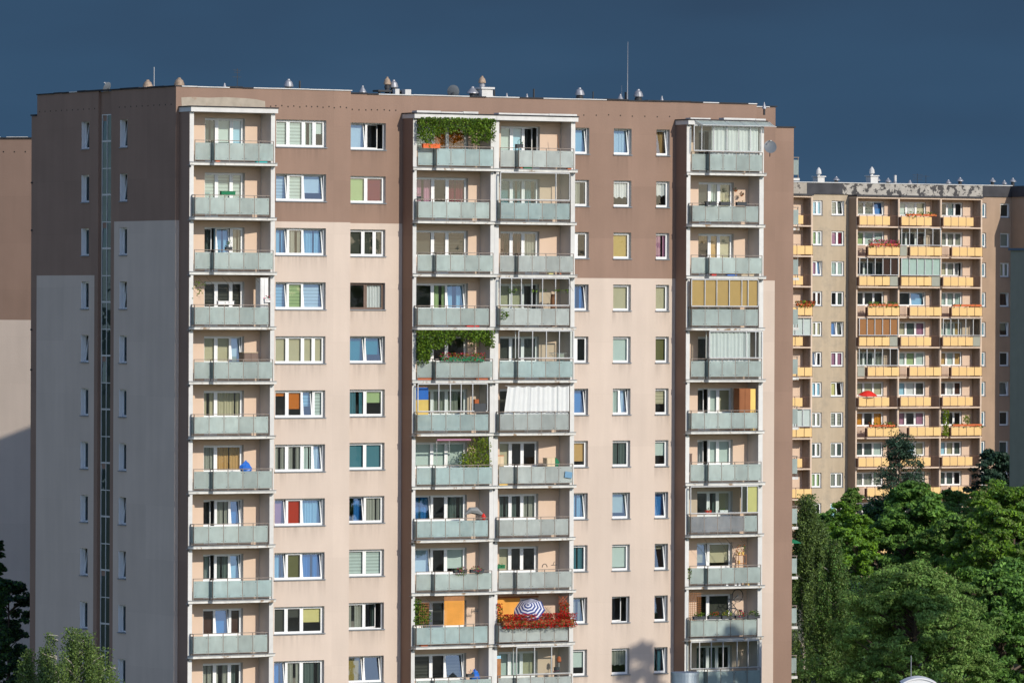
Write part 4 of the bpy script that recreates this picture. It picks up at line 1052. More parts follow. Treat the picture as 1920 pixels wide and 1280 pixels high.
b.bar((-.2, -.28, 1.18), (-.2, .25, 1.18), .025, .025, 'dark_metal'); b.bar((-.2, -.28, 1.18), (-.32, -.28, 1.1), .025, .025, 'dark_metal')
b.build('frame', bo); b = MB(); b.box(.46, .6, -.07, .07, .48, .6, 'dark_metal'); b.build('saddle', bo)

# white curtains across a whole balcony
b = MB(); pr = None; n_ = 90
g_ = random.Random(9)
for q in range(n_ + 1):
    x_ = .45 + 3.75 * q / n_
    y_ = .03 * math.sin(q * .9) + .025 * math.sin(q * .33) + (.05 if 28 < q < 34 or 70 < q < 74 else 0)
    zt_ = 2.44 - .05 * abs(math.sin(q * .21)); x2 = x_ - (.25 - .0 * q) * (1 - q / n_) ** 3
    if pr: b.face([(pr[2], pr[1], .85), (x2, y_, .85), (x_, y_, zt_), (pr[0], pr[1], pr[3])], 'fabric_w')
    pr = (x_, y_, x2, zt_)
b.tube([(.3, 0, 2.46), (4.35, 0, 2.46)], .012, 'alu', 5)
o = b.build('balcony_curtain'); o.location = where(2, 5, 0, RAIL - .1, 0); o.rotation_euler = (0, 0, ANG); tag(o, 'white cloth curtain drawn across an open balcony in the middle column', 'curtain')

def boxthing(name, j, k, ds, out, dz, w_, d_, h, m, label, cat, m2=None, rot=0):
    o = thing(name, where(j, k, ds, out, dz), label, cat); o.rotation_euler = (0, 0, ANG + rot)
    b = MB(); b.box(0, w_, -d_, 0, 0, h, m); b.box(-.012, w_ + .012, -d_ - .012, .012, h, h + .03, m2 or m); b.build('carcass', o)
    b = MB(); b.box(.03, w_ / 2 - .008, -d_ - .02, -d_ - .001, .05, h - .03, m); b.box(w_ / 2 + .008, w_ - .03, -d_ - .02, -d_ - .001, .05, h - .03, m); b.build('door', o)
    return o
boxthing('cupboard', 0, 3, 3.75, .75, 0, .45, .5, 2.45, 'planter_white', 'tall white cupboard in the corner behind the pink potted flowers', 'cupboard')
boxthing('cabinet', 3, 5, 3.15, .6, 0, .72, .5, 2.25, 'cabinet_brown', 'tall brown cabinet on a balcony in the right column', 'cabinet')
b = MB(); b.box(0, .42, -.03, 0, 0, 2.25, 'panel_yellow'); o = b.build('board'); o.location = where(3, 5, 3.85, .95, 0); o.rotation_euler = (0, 0, ANG); tag(o, 'upright yellow board right of the brown cabinet', 'board')
boxthing('storage_box', 0, 4, 2.9, .6, .7, .8, .5, .75, 'frame_brown', 'dark brown crate with a cloth top on a balcony', 'storage box', 'cream_box')
boxthing('storage_box', 2, 6, 0.0, .45, .55, .5, .4, 1.0, 'cream_box', 'cream box with a rusty lid by the left post of a balcony', 'storage box', 'terracotta')
boxthing('folding_chair', 2, 6, 3.05, .6, .65, .5, .4, .75, 'cream_box', 'beige folded chair back at the right end of a balcony', 'chair')
boxthing('shelf_unit', 3, 6, .0, .6, .6, .22, .4, .95, 'frame_brown', 'narrow dark shelf unit by the left post of the right column', 'shelf')
b = MB(); b.box(0, .45, -.02, 0, 0, .32, 'board_blue'); o = b.build('board'); o.location = where(2, 6, 3.85, RAIL + .07, .42); o.rotation_euler = (0, R(8), ANG); tag(o, 'pale blue square board hung on the frosted balcony glass', 'board')

def lump(name, j, k, ds, out, dz, w_, d_, h, m, label, cat, seed=1, n_=10):
    """crumpled soft shape"""
    g_ = random.Random(seed); b = MB(); rings = []
    for q in range(6):
        t = q / 5; rr = math.sin(math.pi * (.18 + .8 * t)) if q < 5 else .08
        rings.append([((w_ / 2) * rr * g_.uniform(.75, 1.12) * math.cos(2 * math.pi * i / n_), (d_ / 2) * rr * g_.uniform(.75, 1.1) * math.sin(2 * math.pi * i / n_), h * t * g_.uniform(.9, 1.05)) for i in range(n_)])
    for q in range(5):
        for i in range(n_): b.face([rings[q][i], rings[q][(i + 1) % n_], rings[q + 1][(i + 1) % n_], rings[q + 1][i]], m)
    b.face(rings[5], m); b.face(rings[0][::-1], m)
    o = b.build(name); o.location = where(j, k, ds, out, dz); o.rotation_euler = (0, 0, ANG); return tag(o, label, cat)
lump('bag', 0, 6, 3.15, .9, .85, .75, .5, .68, 'plastic_blue', 'crumpled bright blue bag on a balcony of the left column', 'bag', 2)
lump('bag', 2, 6, 3.7, .8, .95, .5, .4, .5, 'planter_green', 'green bag at the right end of a balcony above the blue board', 'bag', 3)
lump('tub', 1, 10, 3.75, .85, .75, .62, .5, .75, 'plastic_blue', 'blue tub with a silver lid on the lowest balcony', 'tub', 4)
lump('cloth', 1, 7, 4.0, RAIL - .1, 1.0, .25, .2, .35, 'plastic_red', 'bright red cloth at the right end of a railing', 'cloth', 5)
b = MB(); b.tube([(0, 0, 0), (.35, 0, .22), (.7, 0, .2), (1.2, 0, -.05)], [.02, .17, .2, .03], 'cloth_grey', 8); o = b.build('folded_umbrella'); o.location = where(1, 7, 2.9, RAIL - .2, 1.28); o.rotation_euler = (0, 0, ANG); tag(o, 'grey folded umbrella lying on a balcony railing beside a red cloth', 'umbrella')
# plant stand, wall ornaments, dryer, mop, board
o = thing('plant_stand', where(3, 8, 3.35, .55, .35), 'wooden plant stand of three shelves with yellow pots by a green blind', 'plant stand')
b = MB()
for x_ in (0, .48): b.bar((x_, 0, 0), (x_, 0, 1.6), .03, .03, 'wood', up=(0, 1, 0)); b.bar((x_, -.25, 0), (x_, -.25, 1.3), .03, .03, 'wood', up=(0, 1, 0))
for z in (.35, .8, 1.25): b.box(-.02, .5, -.28, .02, z, z + .03, 'wood')
b.build('frame', o)
b = MB()
for x_, z in ((.1, .83), (.32, .38), (.12, 1.28), (.35, 1.28)): b.lathe(x_, -.12, [(.06, z), (.09, z + .15)], 'panel_yellow', 8)
b.build('pot', o); bunch('foliage', o, 90, (0, -.25, 1.3), (.5, .05, 1.85), .045, ['leaf_yellow', 'petal_rust', 'leaf_ivy_dark'], None, 71)
for i, (x_, z_) in enumerate(((3.35, 1.9), (3.75, 1.65))):
    o = thing('wall_basket', where(3, 1, x_, .35, z_), 'dark dried-flower basket on the side wall, %s of two' % ('upper left' if i == 0 else 'lower right'), 'wall basket', 'dried flower baskets on a balcony wall')
    bunch('flowers', o, 90, (-.18, -.12, -.14), (.18, .1, .14), .05, ['petal_rust', 'bark', 'leaf_ivy_dark'], [.35, .45, .2], 80 + i, ell)
    b = MB(); b.lathe(0, 0, [(.03, -.12), (.09, -.02)], 'wood', 8); b.build('basket', o)
b = MB()
for i in range(5): b.bar((.09 * i, 0, .05 * (i % 2)), (.09 * i + .04, 0, .26 - .05 * (i % 2)), .02, .02, 'dark_metal'); 
b.bar((-.02, 0, .1), (.42, 0, .12), .03, .03, 'dark_metal'); o = b.build('wall_ornament'); o.location = where(1, 9, 3.75, .5, 1.6); o.rotation_euler = (0, 0, ANG); tag(o, 'small black ornament on the white side wall near the orange blind', 'wall ornament')
b = MB()
for z in (0, .12): 
    for x_ in (0, .75): b.bar((x_, -.3, z + 1.3), (x_, .2, z + 1.3), .02, .02, 'alu')
for y_ in (-.3, -.15, 0, .15): b.bar((0, y_, 1.4), (.75, y_, 1.4), .012, .012, 'alu')
b.bar((.1, -.25, 0), (.65, .15, 1.4), .02, .02, 'alu'); b.bar((.65, -.25, 0), (.1, .15, 1.4), .02, .02, 'alu'); b.box(.2, .6, -.32, -.28, .9, 1.38, 'fabric_a')
o = b.build('clothes_dryer'); o.location = where(2, 4, 3.35, .9, 0); o.rotation_euler = (0, 0, ANG); tag(o, 'folding clothes dryer with a pale cloth inside the glazed balcony', 'clothes dryer')
b = MB(); b.tube([(0, 0, 0), (.02, .1, 1.7)], .015, 'planter_white', 5); b.lathe(.02, .1, [(.03, 1.68), (.12, 1.75), (.1, 1.95), (.02, 2.02)], 'terracotta', 8); b.lathe(-.12, .1, [(.13, .9), (.16, 1.45)], 'planter_dark', 10)
o = b.build('mop_and_bin'); o.location = where(2, 10, 3.95, .9, 0); o.rotation_euler = (0, 0, ANG); tag(o, 'brown mop leaning by a dark bin on the lowest middle balcony', 'mop')
b = MB(); b.box(0, .25, -.03, 0, 0, 1.95, 'wood'); b.box(0, .25, -.032, .002, 1.95, 2.1, 'fabric_c'); o = b.build('board'); o.location = where(2, 10, -.0, BD - .05, .05); o.rotation_euler = (0, 0, ANG); tag(o, 'narrow orange-brown board standing by the post on the lowest middle balcony', 'board')
b = MB(); b.face([(0, 0, 0), (.72, 0, 0), (.72, 0, 1.2), (0, 0, 1.2)], 'panel_yellow'); b.face([(0, 0, 1.2), (.72, 0, 1.2), (.72, .01, 1.85), (0, .01, 1.85)], 'plastic_blue'); b.bar((0, 0, 1.86), (.72, 0, 1.86), .03, .03, 'wood')
o = b.build('wall_hanging'); o.location = where(1, 5, .2, .8, .55); o.rotation_euler = (0, 0, ANG); tag(o, 'blue and yellow cloth hanging inside the glazed balcony', 'cloth')
b = MB(); b.lathe(0, 0, [(.14, 0), (.15, 1.4), (.1, 1.7)], 'cabinet_brown', 8); o = b.build('rolled_mat'); o.location = where(2, 3, 3.45, .9, .05); o.rotation_euler = (0, 0, ANG); tag(o, 'brown rolled mat standing inside the glazed balcony with yellow poles', 'mat')
b = MB(); b.box(0, .7, -.3, 0, 0, .5, 'planter_dark'); b.box(.05, .3, -.25, -.05, .5, .72, 'terracotta'); o = b.build('clutter_box'); o.location = where(1, 5, 3.35, 1.1, 1.05); o.rotation_euler = (0, 0, ANG); tag(o, 'dark box with a terracotta pot in the right end of a glazed balcony', 'box')
b = MB(); b.bar((0, 0, 0), (-.12, 0, .75), .02, .02, 'wood'); o = b.build('stick'); o.location = where(2, 0, 3.9, .7, 1.1); o.rotation_euler = (0, 0, ANG); tag(o, 'thin brown stick leaning in the corner of a top balcony', 'stick')
b = MB(); n_ = 10
for i in range(n_): 
    a = math.pi * i / n_; a2 = math.pi * (i + 1) / n_
    b.bar((.15 * math.cos(a), 0, .18 * math.sin(a)), (.15 * math.cos(a2), 0, .18 * math.sin(a2)), .03, .03, 'dark_metal', up=(0, 1, 0))
b.bar((.4, 0, .1), (.75, 0, .12), .03, .03, 'dark_metal'); b.bar((.5, 0, .1), (.6, 0, .3), .02, .02, 'dark_metal')
o = b.build('bicycle'); o.location = where(2, 8, 3.0, .9, 1.2); o.rotation_euler = (0, 0, ANG); tag(o, 'dark handlebars showing over a railing right of the dark windows', 'bicycle')

# ================================================================== yellow-balcony block
mat('beige_render', (0.44, 0.36, 0.255), var=0.10, scale=0.5, streak=0.10, c2=(0.36, 0.30, 0.22), thr=(0.5, 0.5, 0.1))
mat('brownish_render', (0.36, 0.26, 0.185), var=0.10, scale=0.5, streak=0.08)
mat('bay_side', (0.33, 0.24, 0.17), var=0.08, streak=0.06)
mat('frame_peach', (0.60, 0.47, 0.36), var=0.08, scale=2, streak=0.06)
mat('yellow_panel', (0.70, 0.475, 0.205), var=0.04, scale=1.5, island=0.05)
mat('dark_band', (0.050, 0.050, 0.055), var=0.25, scale=1.2)
mat('peeling_band', (0.060, 0.058, 0.058), var=0.2, scale=1.5, c2=(0.36, 0.34, 0.30), thr=(1.7, 0.47, 0.02))
mat('weathered_band', (0.34, 0.31, 0.26), var=0.25, scale=1.5, c2=(0.10, 0.09, 0.08), thr=(1.5, 0.55, 0.05))
mat('rib_panel', (0.30, 0.24, 0.19), var=0.3, scale=9, streak=0.4)
mat('brown_metal', (0.11, 0.055, 0.035), rough=0.6)
YORG = (29.00528, 558.7)
yb = empty('apartment_block', (*YORG, 0), ANG)
tag(yb, 'beige apartment block with rows of yellow-panelled balconies behind the trees', 'apartment block')
ZY = 34.32; NY = 12
def wy(s, y, z): return wl(s, y, z, YORG)
g_ = random.Random(21)
wb = MB(); hl = []; jobs = []
pal_t = ['Sa Sa', 'Bc Bc', 'Bg /Bm', 'Bp Bv', 'Bp Cc', 'Ca Ca', 'Bh Bh', 'X Cs', 'Bl Ba', '/Bb Ca', 'Cs /X', 'X Cp', '/Bc /Bc', 'By /X', 'Bs Bs', 'Sa /Sa', 'Cw X', 'Ca Cs']
col1 = ['Bc Bc', 'Bg Bm', 'Bp /Bc', 'Bh Bh', 'Bl Bl', '/Ca X', 'Bc Bc', 'Ba Ba', 'Cs Ca', 'Bg Bg', 'Ca X', 'X X']
col2 = ['Sa /Sa', 'Bp Bv', 'Cm Cm', 'X Cs', '/Bb /Ca', 'Cp Cp', 'By /X', 'Sa Sa', 'Ca Cs', 'Ca Ca', 'Bc X', 'X X']
colR = ['Bn', 'Ba', 'Bl Ba', '/Ch', '/Bl6', 'Bn', '/Ca', 'Bn', 'Cs', 'Bn', 'X', 'X']
lg = [['Ss Ss /Bb', 'Bg Bm Sm', 'X Cs Cs', 'X X X', 'Bo Bo Bh', 'Ca Cs Ca', 'Bl Bl Bl', 'Cj X Cj', 'Cs Cs Bm', 'Ca Ca Ca', 'X X X', 'X X X'],
      ['Bm Cw Bl', 'Cs X Bh', 'Cm Cm Cc', 'X /Bc', 'Bl Bs Cp', 'Bm Bg Bm', 'Bc Bw Bn', 'Cp X Cp', 'Bc Bc Cl', 'Ca Ca Ca', 'X X X', 'X X X'],
      ['X Cu X', 'Ca Ca Ca', 'Bl Ba >Cw', 'Cm Cm Cm', 'Bm Bm Bt', 'Bt Bm Bt', 'Ch Cw Bh', 'X X X', 'Bc Cl Cs', 'Cs Cs X', 'X X X', 'X X X'],
      ['Ca Bt', 'Bm Bt', 'Bs Bt', 'X Bt', 'Bs Bt', 'X Bt', 'X Bt', 'Bs Bt', 'Bg X', 'Bs X', 'X X', 'X X']]
YB_ = [(2.07, 6.57), (6.73, 11.29), (11.44, 15.87), (-7.5, -3.05), (-12.1, -7.65)]
wx_ = [(2.7, 5.92), (7.4, 10.6), (12.2, 14.75), (-7.0, -4.9), (-11.6, -9.5)]
lg.append(lg[3][3:] + lg[3][:3])
for k in range(NY):
    z1 = ZY - FH * k
    for a, b_, sp in ((.08, 1.47, col2[k]), (-1.99, -.92, col1[k]), (19.02, 20.06, colR[k]), (16.6, 17.42, 'Cc'), (-14.9, -13.8, col1[(k + 4) % NY]), (-18.3, -16.9, col2[(k + 5) % NY])):
        nn = len(sp.split()); hl.append((a, b_, z1 - 1.32, z1)); jobs.append(('window', a, b_, z1 - 1.32, z1, [] if nn == 1 else [(a + b_) / 2], sp))
    for j in range(5):
        a, b_ = wx_[j]; sp = lg[j][k]; nn = len(sp.split())
        hl.append((a, b_, z1 - 1.3, z1)); jobs.append(('balcony_window', a, b_, z1 - 1.3, z1, [a + (b_ - a) * (i + 1) / nn for i in range(nn - 1)], sp))
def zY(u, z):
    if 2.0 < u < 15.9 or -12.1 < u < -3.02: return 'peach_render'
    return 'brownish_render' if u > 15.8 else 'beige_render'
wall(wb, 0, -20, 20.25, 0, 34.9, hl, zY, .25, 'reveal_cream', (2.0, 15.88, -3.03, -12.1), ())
wb.face([(-20, 12, 0), (40, 12, 0), (40, 12, 34.9), (-20, 12, 34.9)], 'beige_render')
# wing that comes forward on the right, its left side in shade
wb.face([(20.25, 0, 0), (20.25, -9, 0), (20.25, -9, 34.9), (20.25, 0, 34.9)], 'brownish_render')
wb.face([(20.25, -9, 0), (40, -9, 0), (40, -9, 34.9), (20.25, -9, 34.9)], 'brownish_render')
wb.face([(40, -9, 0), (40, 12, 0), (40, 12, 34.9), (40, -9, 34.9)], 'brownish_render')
wb.build('wall', yb)
for (nm, a, b_, c, d, dv, sp) in jobs: window(nm, yb, a, b_, c, d, 0, dv, sp, recess=.16, simple=True, sill=(nm == 'window'), fw=.06, sw=.07)
rm = MB(); rm.face([(-20, 1.4, 0), (20, 1.4, 0), (20, 1.4, 34.8), (-20, 1.4, 34.8)], 'room_dark'); rm.build('interior', yb)
# parapet
pb = MB()
def par(a, b_, m): pb.box(a, b_, -.12, .2, 34.9, 35.93, m)
par(-20, -2.75, 'weathered_band'); par(-2.75, 1.2, 'dark_band'); par(1.2, 16.9, 'peeling_band'); par(16.9, 20.37, 'dark_band')
pb.box(-20, 20.3, -.18, .3, 35.93, 36.0, 'roof_white')
pb.box(20.13, 20.37, -9.1, -.19, 34.9, 35.93, 'dark_band'); pb.box(20.37, 40, -9.1, -8.9, 34.9, 35.93, 'dark_band')
pb.box(-20, 20.2, .3, 12, 34.6, 35.2, 'roof_felt'); pb.box(20.45, 40, -8.8, 12, 34.6, 35.2, 'roof_felt')
pb.build('roof', yb)
# bays
for j, (a, b_) in enumerate(YB_):
    m = MB(); dp = -1.3
    if j == 0: m.box(a - .14, a, dp + .02, 0, 0, 34.55, 'bay_side')
    m.box(b_, b_ + .15, dp + .02, -.005, 0, 34.55, 'frame_peach' if j else 'frame_peach')
    m.box(a - .15, a + .003, dp, dp + .02, 0, 34.55, 'frame_peach'); m.box(b_ - .003, b_ + .16 - (.02 if j < 2 else 0), dp - .002, dp + .018, 0, 34.55, 'frame_peach')
    m.box(a - .12, b_ + .1, dp - .004, 0, 34.56, 34.72, 'frame_peach'); m.box(a - .2, b_ + .2, dp - .15, 0, 34.725, 34.88, 'dark_band')
    # ribbed lining on the inner right wall
    if j != 3 or True:
        x_ = b_ - .01
        for q in range(7): m.box(x_ - .03, x_, -1.2 + q * .17, -1.12 + q * .17, 0, 34.5, 'rib_panel')
    m.build('bay_wall', yb)
    for k in range(NY):
        zs = 31.9 - FH * k
        sh = ((k % 2) == 1)
        if j == 2 and k in (7,): sh = True
        p0, p1 = (a + .92, b_ - .06) if sh else (a - .06, a + 3.35)
        sb = MB(); sb.box(a + .002, b_ - .002, -1.33, -.003, zs, zs + .13, 'frame_peach'); sb.box(p0 - .08, p1 + .04, -1.66, -1.331, zs + .002, zs + .13, 'frame_peach')
        so_ = sb.build('balcony', yb)
        rl = MB(); yy = -1.62
        rl.box(p0 - .05, p1 + .02, yy - .02, yy + .02, zs + 1.12, zs + 1.16, 'brown_metal'); rl.box(p0 - .05, p1 + .02, yy - .015, yy + .015, zs + .2, zs + .23, 'brown_metal')
        rl.box(p0 - .05, p0 - .01, yy, -1.3, zs + .2, zs + 1.0, 'brown_metal')
        n_ = 4
        for q in range(n_ + 1):
            x_ = p0 + (p1 - p0) * q / n_; rl.box(x_ - .022, x_ + .022, yy - .012, yy + .03, zs + .13, zs + 1.12, 'brown_metal')
        # open bars on the rest
        r0, r1 = (a + .05, p0 - .1) if sh else (p1 + .05, b_ - .05)
        rl.box(r0, r1, -1.3, -1.27, zs + 1.1, zs + 1.13, 'brown_metal')
        x_ = r0
        cloth = g_.random() < .35
        while x_ < r1: rl.box(x_, x_ + .02, -1.3, -1.28, zs + .15, zs + 1.1, 'brown_metal'); x_ += .13
        rl.build('handrail', so_)
        yp = MB()
        for q in range(n_):
            x0 = p0 + (p1 - p0) * q / n_ + .035; x1 = p0 + (p1 - p0) * (q + 1) / n_ - .035
            yp.box(x0, x1, yy - .045, yy - .022, zs + .25, zs + 1.02, 'yellow_panel')
        yp.build('balustrade_panel', so_)
        if (j, k) in ((0, 2), (0, 4), (1, 1), (1, 2), (2, 4), (0, 5)):
            cm = MB(); cm.face([(r0, -1.32, zs + .2), (r1, -1.32, zs + .2), (r1, -1.32, zs + 1.08), (r0, -1.32, zs + 1.08)], 'fabric_a'); cm.build('wind_screen', so_)
        enc = {(0, 2): 'h', (0, 4): 'd', (0, 5): '-', (1, 1): '-', (1, 2): 'm', (2, 4): '-', (3, 4): 'w', (3, 7): 'w'}
        if (j, k) in enc:
            m = MB(); gg = MB(); cc = enc[(j, k)]; zt_ = zs + FH - .01
            for q in range(6):
                x_ = a + .1 + (b_ - a - .2) * q / 5; m.box(x_ - .035, x_ + .035, -1.5, -1.44, zs + 1.2, zt_, 'alu')
                if q < 5:
                    x2 = a + .1 + (b_ - a - .2) * (q + 1) / 5
                    gg.face([(x_, -1.46, zs + 1.2), (x2, -1.46, zs + 1.2), (x2, -1.46, zt_), (x_, -1.46, zt_)], 'loggia_glass')
                    if cc != '-' and not (cc == 'h' and q < 3): gg.face([(x_ + .04, -1.4, zs + 1.2), (x2 - .04, -1.4, zs + 1.2), (x2 - .04, -1.4, zt_), (x_ + .04, -1.4, zt_)], 'fabric_' + cc)
            m.box(a + .05, b_ - .05, -1.5, -1.44, zs + 1.16, zs + 1.22, 'alu'); m.box(a + .05, b_ - .05, -1.502, -1.442, zt_ - .05, zt_, 'alu')
            o = m.build('loggia_glazing', so_); o2 = gg.build('glass', yb); o2.name = 'loggia_glass'
def ychim(x, base, zt, w_, cw):
    b = MB(); b.box(x - w_ / 2, x + w_ / 2, 3.6, 4.4, 35.2, zt, 'white_paint'); b.box(x - w_ / 2 - .1, x + w_ / 2 + .1, 3.5, 4.5, zt, zt + .1, 'white_paint'); o = b.build('chimney', yb)
    b = MB(); b.lathe(x, 4, [(.1, zt + .1), (.12, zt + .2), (.26, zt + .3), (.22, zt + .62), (.08, zt + .85), (.01, zt + .9)], 'roof_white', 10); b.build('chimney_cowl', o)
ychim(1.37, 36, 36.55, .75, 1); ychim(7.3, 36, 36.7, .8, 1)
for x_, zt_, r_ in ((3.32, 36.64, .34), (7.95, 36.66, .3), (9.12, 36.58, .33), (9.9, 36.5, .2), (11.59, 36.42, .25), (15.95, 36.53, .3), (17.29, 36.76, .33), (21.02, 36.76, .33), (22.37, 36.58, .28), (23.36, 36.8, .33)):
    cone(x_, 4, 35.2 if x_ < 20 else 35.2, zt_, r_, name='roof_vent', parent=yb)
b = MB(); b.tube([(9.93, 4, 35.2), (9.93, 4, 36.85)], .13, 'roof_white', 8); b.build('vent_pipe', yb)
b = MB(); b.tube([(12.43, 4, 35.2), (12.43, 4, 37.05)], .025, 'dark_metal', 4)
for z in (36.9, 36.5, 36.7): b.bar((11.9, 4, z), (13.0, 4, z), .03, .03, 'dark_metal')
b.tube([(13.4, 4, 35.2), (13.4, 4, 36.9)], .025, 'dark_metal', 4); b.bar((13.0, 4, 36.8), (13.8, 4, 36.8), .03, .03, 'dark_metal'); b.build('antenna_mast', yb)

def yplant(j, k, ds, l, label, petal=None, leaf=('leaf_ivy_dark', 'leaf_ivy'), ph=.35, n_=160, np_=120, box='terracotta', droop=.15):
    a, b_ = YB_[j]; o = thing('flower_box', wy(a + ds, -1.7, 31.9 - FH * k + 1.15), label, 'flower box', 'flower boxes on the yellow balconies')
    b = MB(); b.box(0, l, -.1, .1, -.05, .14, box); b.build('box', o)
    bunch('foliage', o, n_, (-.1, -.2, -droop), (l + .1, .15, ph), .09, list(leaf), None, int(l * 100) + k)
    if petal: bunch('flowers', o, np_, (-.1, -.25, -droop), (l + .1, .15, ph), .075, list(petal), None, int(l * 100) + k + 9)
yplant(0, 1, 1.0, 3.3, 'overflowing pink flowers on the second yellow balcony of its left column', ['petal_pink'], np_=380, n_=260, ph=.5)
yplant(1, 0, .4, 3.4, 'row of potted herbs and flowers on a top yellow balcony', ['petal_red', 'petal_yellow'], np_=20, n_=140)
yplant(0, 3, 1.0, 3.2, 'line of green pot plants on a yellow balcony below the pink flowers', None, n_=200)
yplant(3, 3, 2.6, 1.9, 'red geraniums on a yellow balcony at the corner of the front block', ['petal_red', 'petal_rust'], np_=200, n_=200, ph=.4)
yplant(0, 7, 1.1, 2.8, 'green and red potted flowers on the seventh yellow balcony of its left column', ['petal_red'], np_=60, n_=160)
yplant(2, 7, 1.0, 3.3, 'long terracotta box with small shoots on a right-hand yellow balcony', None, n_=60, ph=.2)
yplant(2, 3, 1.0, 3.2, 'low row of brown pots on the fourth yellow balcony on the right', None, n_=30, ph=.15)
o = thing('climbing_plant', wy(11.5, -1.5, 31.9 - FH * 7), 'bright green climber at the left edge of a right-hand yellow balcony', 'climbing plant')
bunch('foliage', o, 420, (0, -.2, .2), (.65, .1, 2.6), .1, ['leaf_yellow', 'leaf_ivy'], None, 91)
o = thing('potted_shrub', wy(13.9, -1.3, 31.9 - FH * 7 + 1.1), 'round green bush on the yellow balcony with a bright green climber', 'shrub')
bunch('foliage', o, 260, (0, -.2, .1), (1.0, .2, 1.1), .1, ['leaf_ivy', 'leaf_yellow'], None, 92, ell)
b = MB(); n_ = 12
for q in range(4):
    for i in range(n_):
        P_ = lambda q, i: (1.0 * (q / 4) * math.cos(2 * math.pi * i / n_), .65 * (q / 4) * math.sin(2 * math.pi * i / n_), .55 * math.cos(q / 4 * 1.35) - .1)
        b.face([P_(q, i), P_(q + 1, i), P_(q + 1, i + 1), P_(q, i + 1)], 'plastic_red')
b.tube([(0, 0, .4), (0.1, .3, -1.2)], .03, 'planter_white', 5)
o = b.build('parasol'); o.location = wy(3.1, -1.5, 31.9 - FH * 6 + 1.2); o.rotation_euler = (R(8), 0, ANG); tag(o, 'orange-red parasol on a yellow balcony', 'parasol')
b = MB()
for q in range(3):
    for i in range(n_):
        P_ = lambda q, i: (.75 * (q / 3) * math.cos(2 * math.pi * i / n_), .75 * (q / 3) * math.sin(2 * math.pi * i / n_), .3 * math.cos(q / 3 * 1.4))
        b.face([P_(q, i), P_(q + 1, i), P_(q + 1, i + 1), P_(q, i + 1)], 'planter_green')
b.tube([(0, 0, .3), (0, 0, -1.5)], .02, 'planter_white', 5)
o = b.build('parasol'); o.location = wl(43.6, 9.4, 31.57 - FH * 8 + 1.8); o.rotation_euler = (0, 0, ANG); tag(o, 'green parasol on the end balcony at the right edge of the front block', 'parasol')

# ================================================================== other blocks
fb = empty('apartment_block', (-28.36, 361.0, 0), R(-15))
tag(fb, 'brown and cream apartment block cut by the left edge, half in shadow', 'apartment block')
wb = MB(); wall(wb, 0, -11, 4.6, 0, 34.20, [], lambda u, z: 'brown_render' if z > 23.53 else 'cream_render', .2, 'reveal_cream', (), (23.53,))
wb.face([(4.6, 0, 0), (4.6, 12, 0), (4.6, 12, 34.20), (4.6, 0, 34.20)], 'brown_render'); wb.face([(-11, 12, 0), (4.6, 12, 0), (4.6, 12, 34.15), (-11, 12, 34.15)], 'brown_render'); wb.face([(-11, 0, 0), (-11, 12, 0), (-11, 12, 34.15), (-11, 0, 34.15)], 'brown_render')
wb.build('wall', fb)
b = MB(); b.box(-11.1, 4.7, -.08, .3, 34.202, 34.27, 'roof_felt'); b.box(-3.4, -1.9, -.09, -.0, 34.275, 34.31, 'roof_white'); b.box(-1.5, -.2, -.09, 0, 34.275, 34.31, 'roof_white'); b.box(-10.8, 4.5, .3, 11.9, 33.6, 33.9, 'roof_felt'); b.build('roof', fb)
vh = MB()
for i in range(10): vh.tube([(-.35 - i * .68, -.004, 33.42), (-.35 - i * .68, .02, 33.42)], .05, 'black_hole', 6)
vh.build('vent_hole', fb)['kind'] = 'stuff'

mat('green_grey_render', (0.26, 0.26, 0.195), var=0.06, streak=0.05); mat('gutter_blue', (0.10, 0.14, 0.18))
gb = empty('apartment_block', (32.46 + 6.3, 400 - 10.2, 0), ANG)
tag(gb, 'grey-green apartment block in shade at the right edge, only its side wall showing', 'apartment block')
b = MB(); b.box(0, 22, 0, 12, 0, 28.25, 'green_grey_render'); b.build('wall', gb)
b = MB(); b.box(-.12, 22.1, -.12, 12.1, 28.254, 28.40, 'gutter_blue'); b.box(.9, 6, 1.2, 9.6, 28.41, 29.2, 'reveal_white'); b.box(.75, 6.1, 1.0, 9.7, 29.21, 29.3, 'terracotta'); b.build('roof', gb)

nb = empty('low_block', (0, 116, 0), 0)
tag(nb, 'low flat-roofed block nearer the camera, only its roof vents reaching into view', 'building')
mat('concrete', (0.36, 0.35, 0.33), var=0.12, streak=0.1)
b = MB(); b.box(-12, 14, 0, 22, 0, 14.9, 'concrete'); b.box(-12.05, 14.05, -.05, .25, 14.9, 15.1, 'concrete'); b.box(-12.05, 14.05, 21.75, 22.05, 14.9, 15.1, 'concrete'); b.build('wall', nb)
b = MB(); b.box(-11.9, 13.9, .26, 21.7, 14.901, 14.94, 'roof_felt'); b.build('roof', nb)
mat('zinc', (0.48, 0.56, 0.62), rough=0.3, metal=0.8, var=0.15, scale=3)
b = MB(); b.lathe(3.7, 14, [(.29, 14.94), (.29, 16.50), (.305, 16.50), (.305, 16.56), (.27, 16.56), (.26, 16.3)], 'zinc', 28); b.build('vent_stack', nb, smooth=False)
b = MB(); n_ = 14
for i in range(n_):
    a, c = -1 + 2 * i / n_, -1 + 2 * (i + 1) / n_
    za, zb = 16.36 + .12 * (1 - a * a), 16.36 + .12 * (1 - c * c)
    x0, x1 = 8.65 + a * .38, 8.65 + c * .38
    b.face([(x0, 13.6, za), (x1, 13.6, zb), (x1, 14.4, zb), (x0, 14.4, za)], 'pvc_white')
    b.face([(x0, 13.6, za - .03), (x0, 13.6, za), (x1, 13.6, zb), (x1, 13.6, zb - .03)][::-1], 'pvc_white')
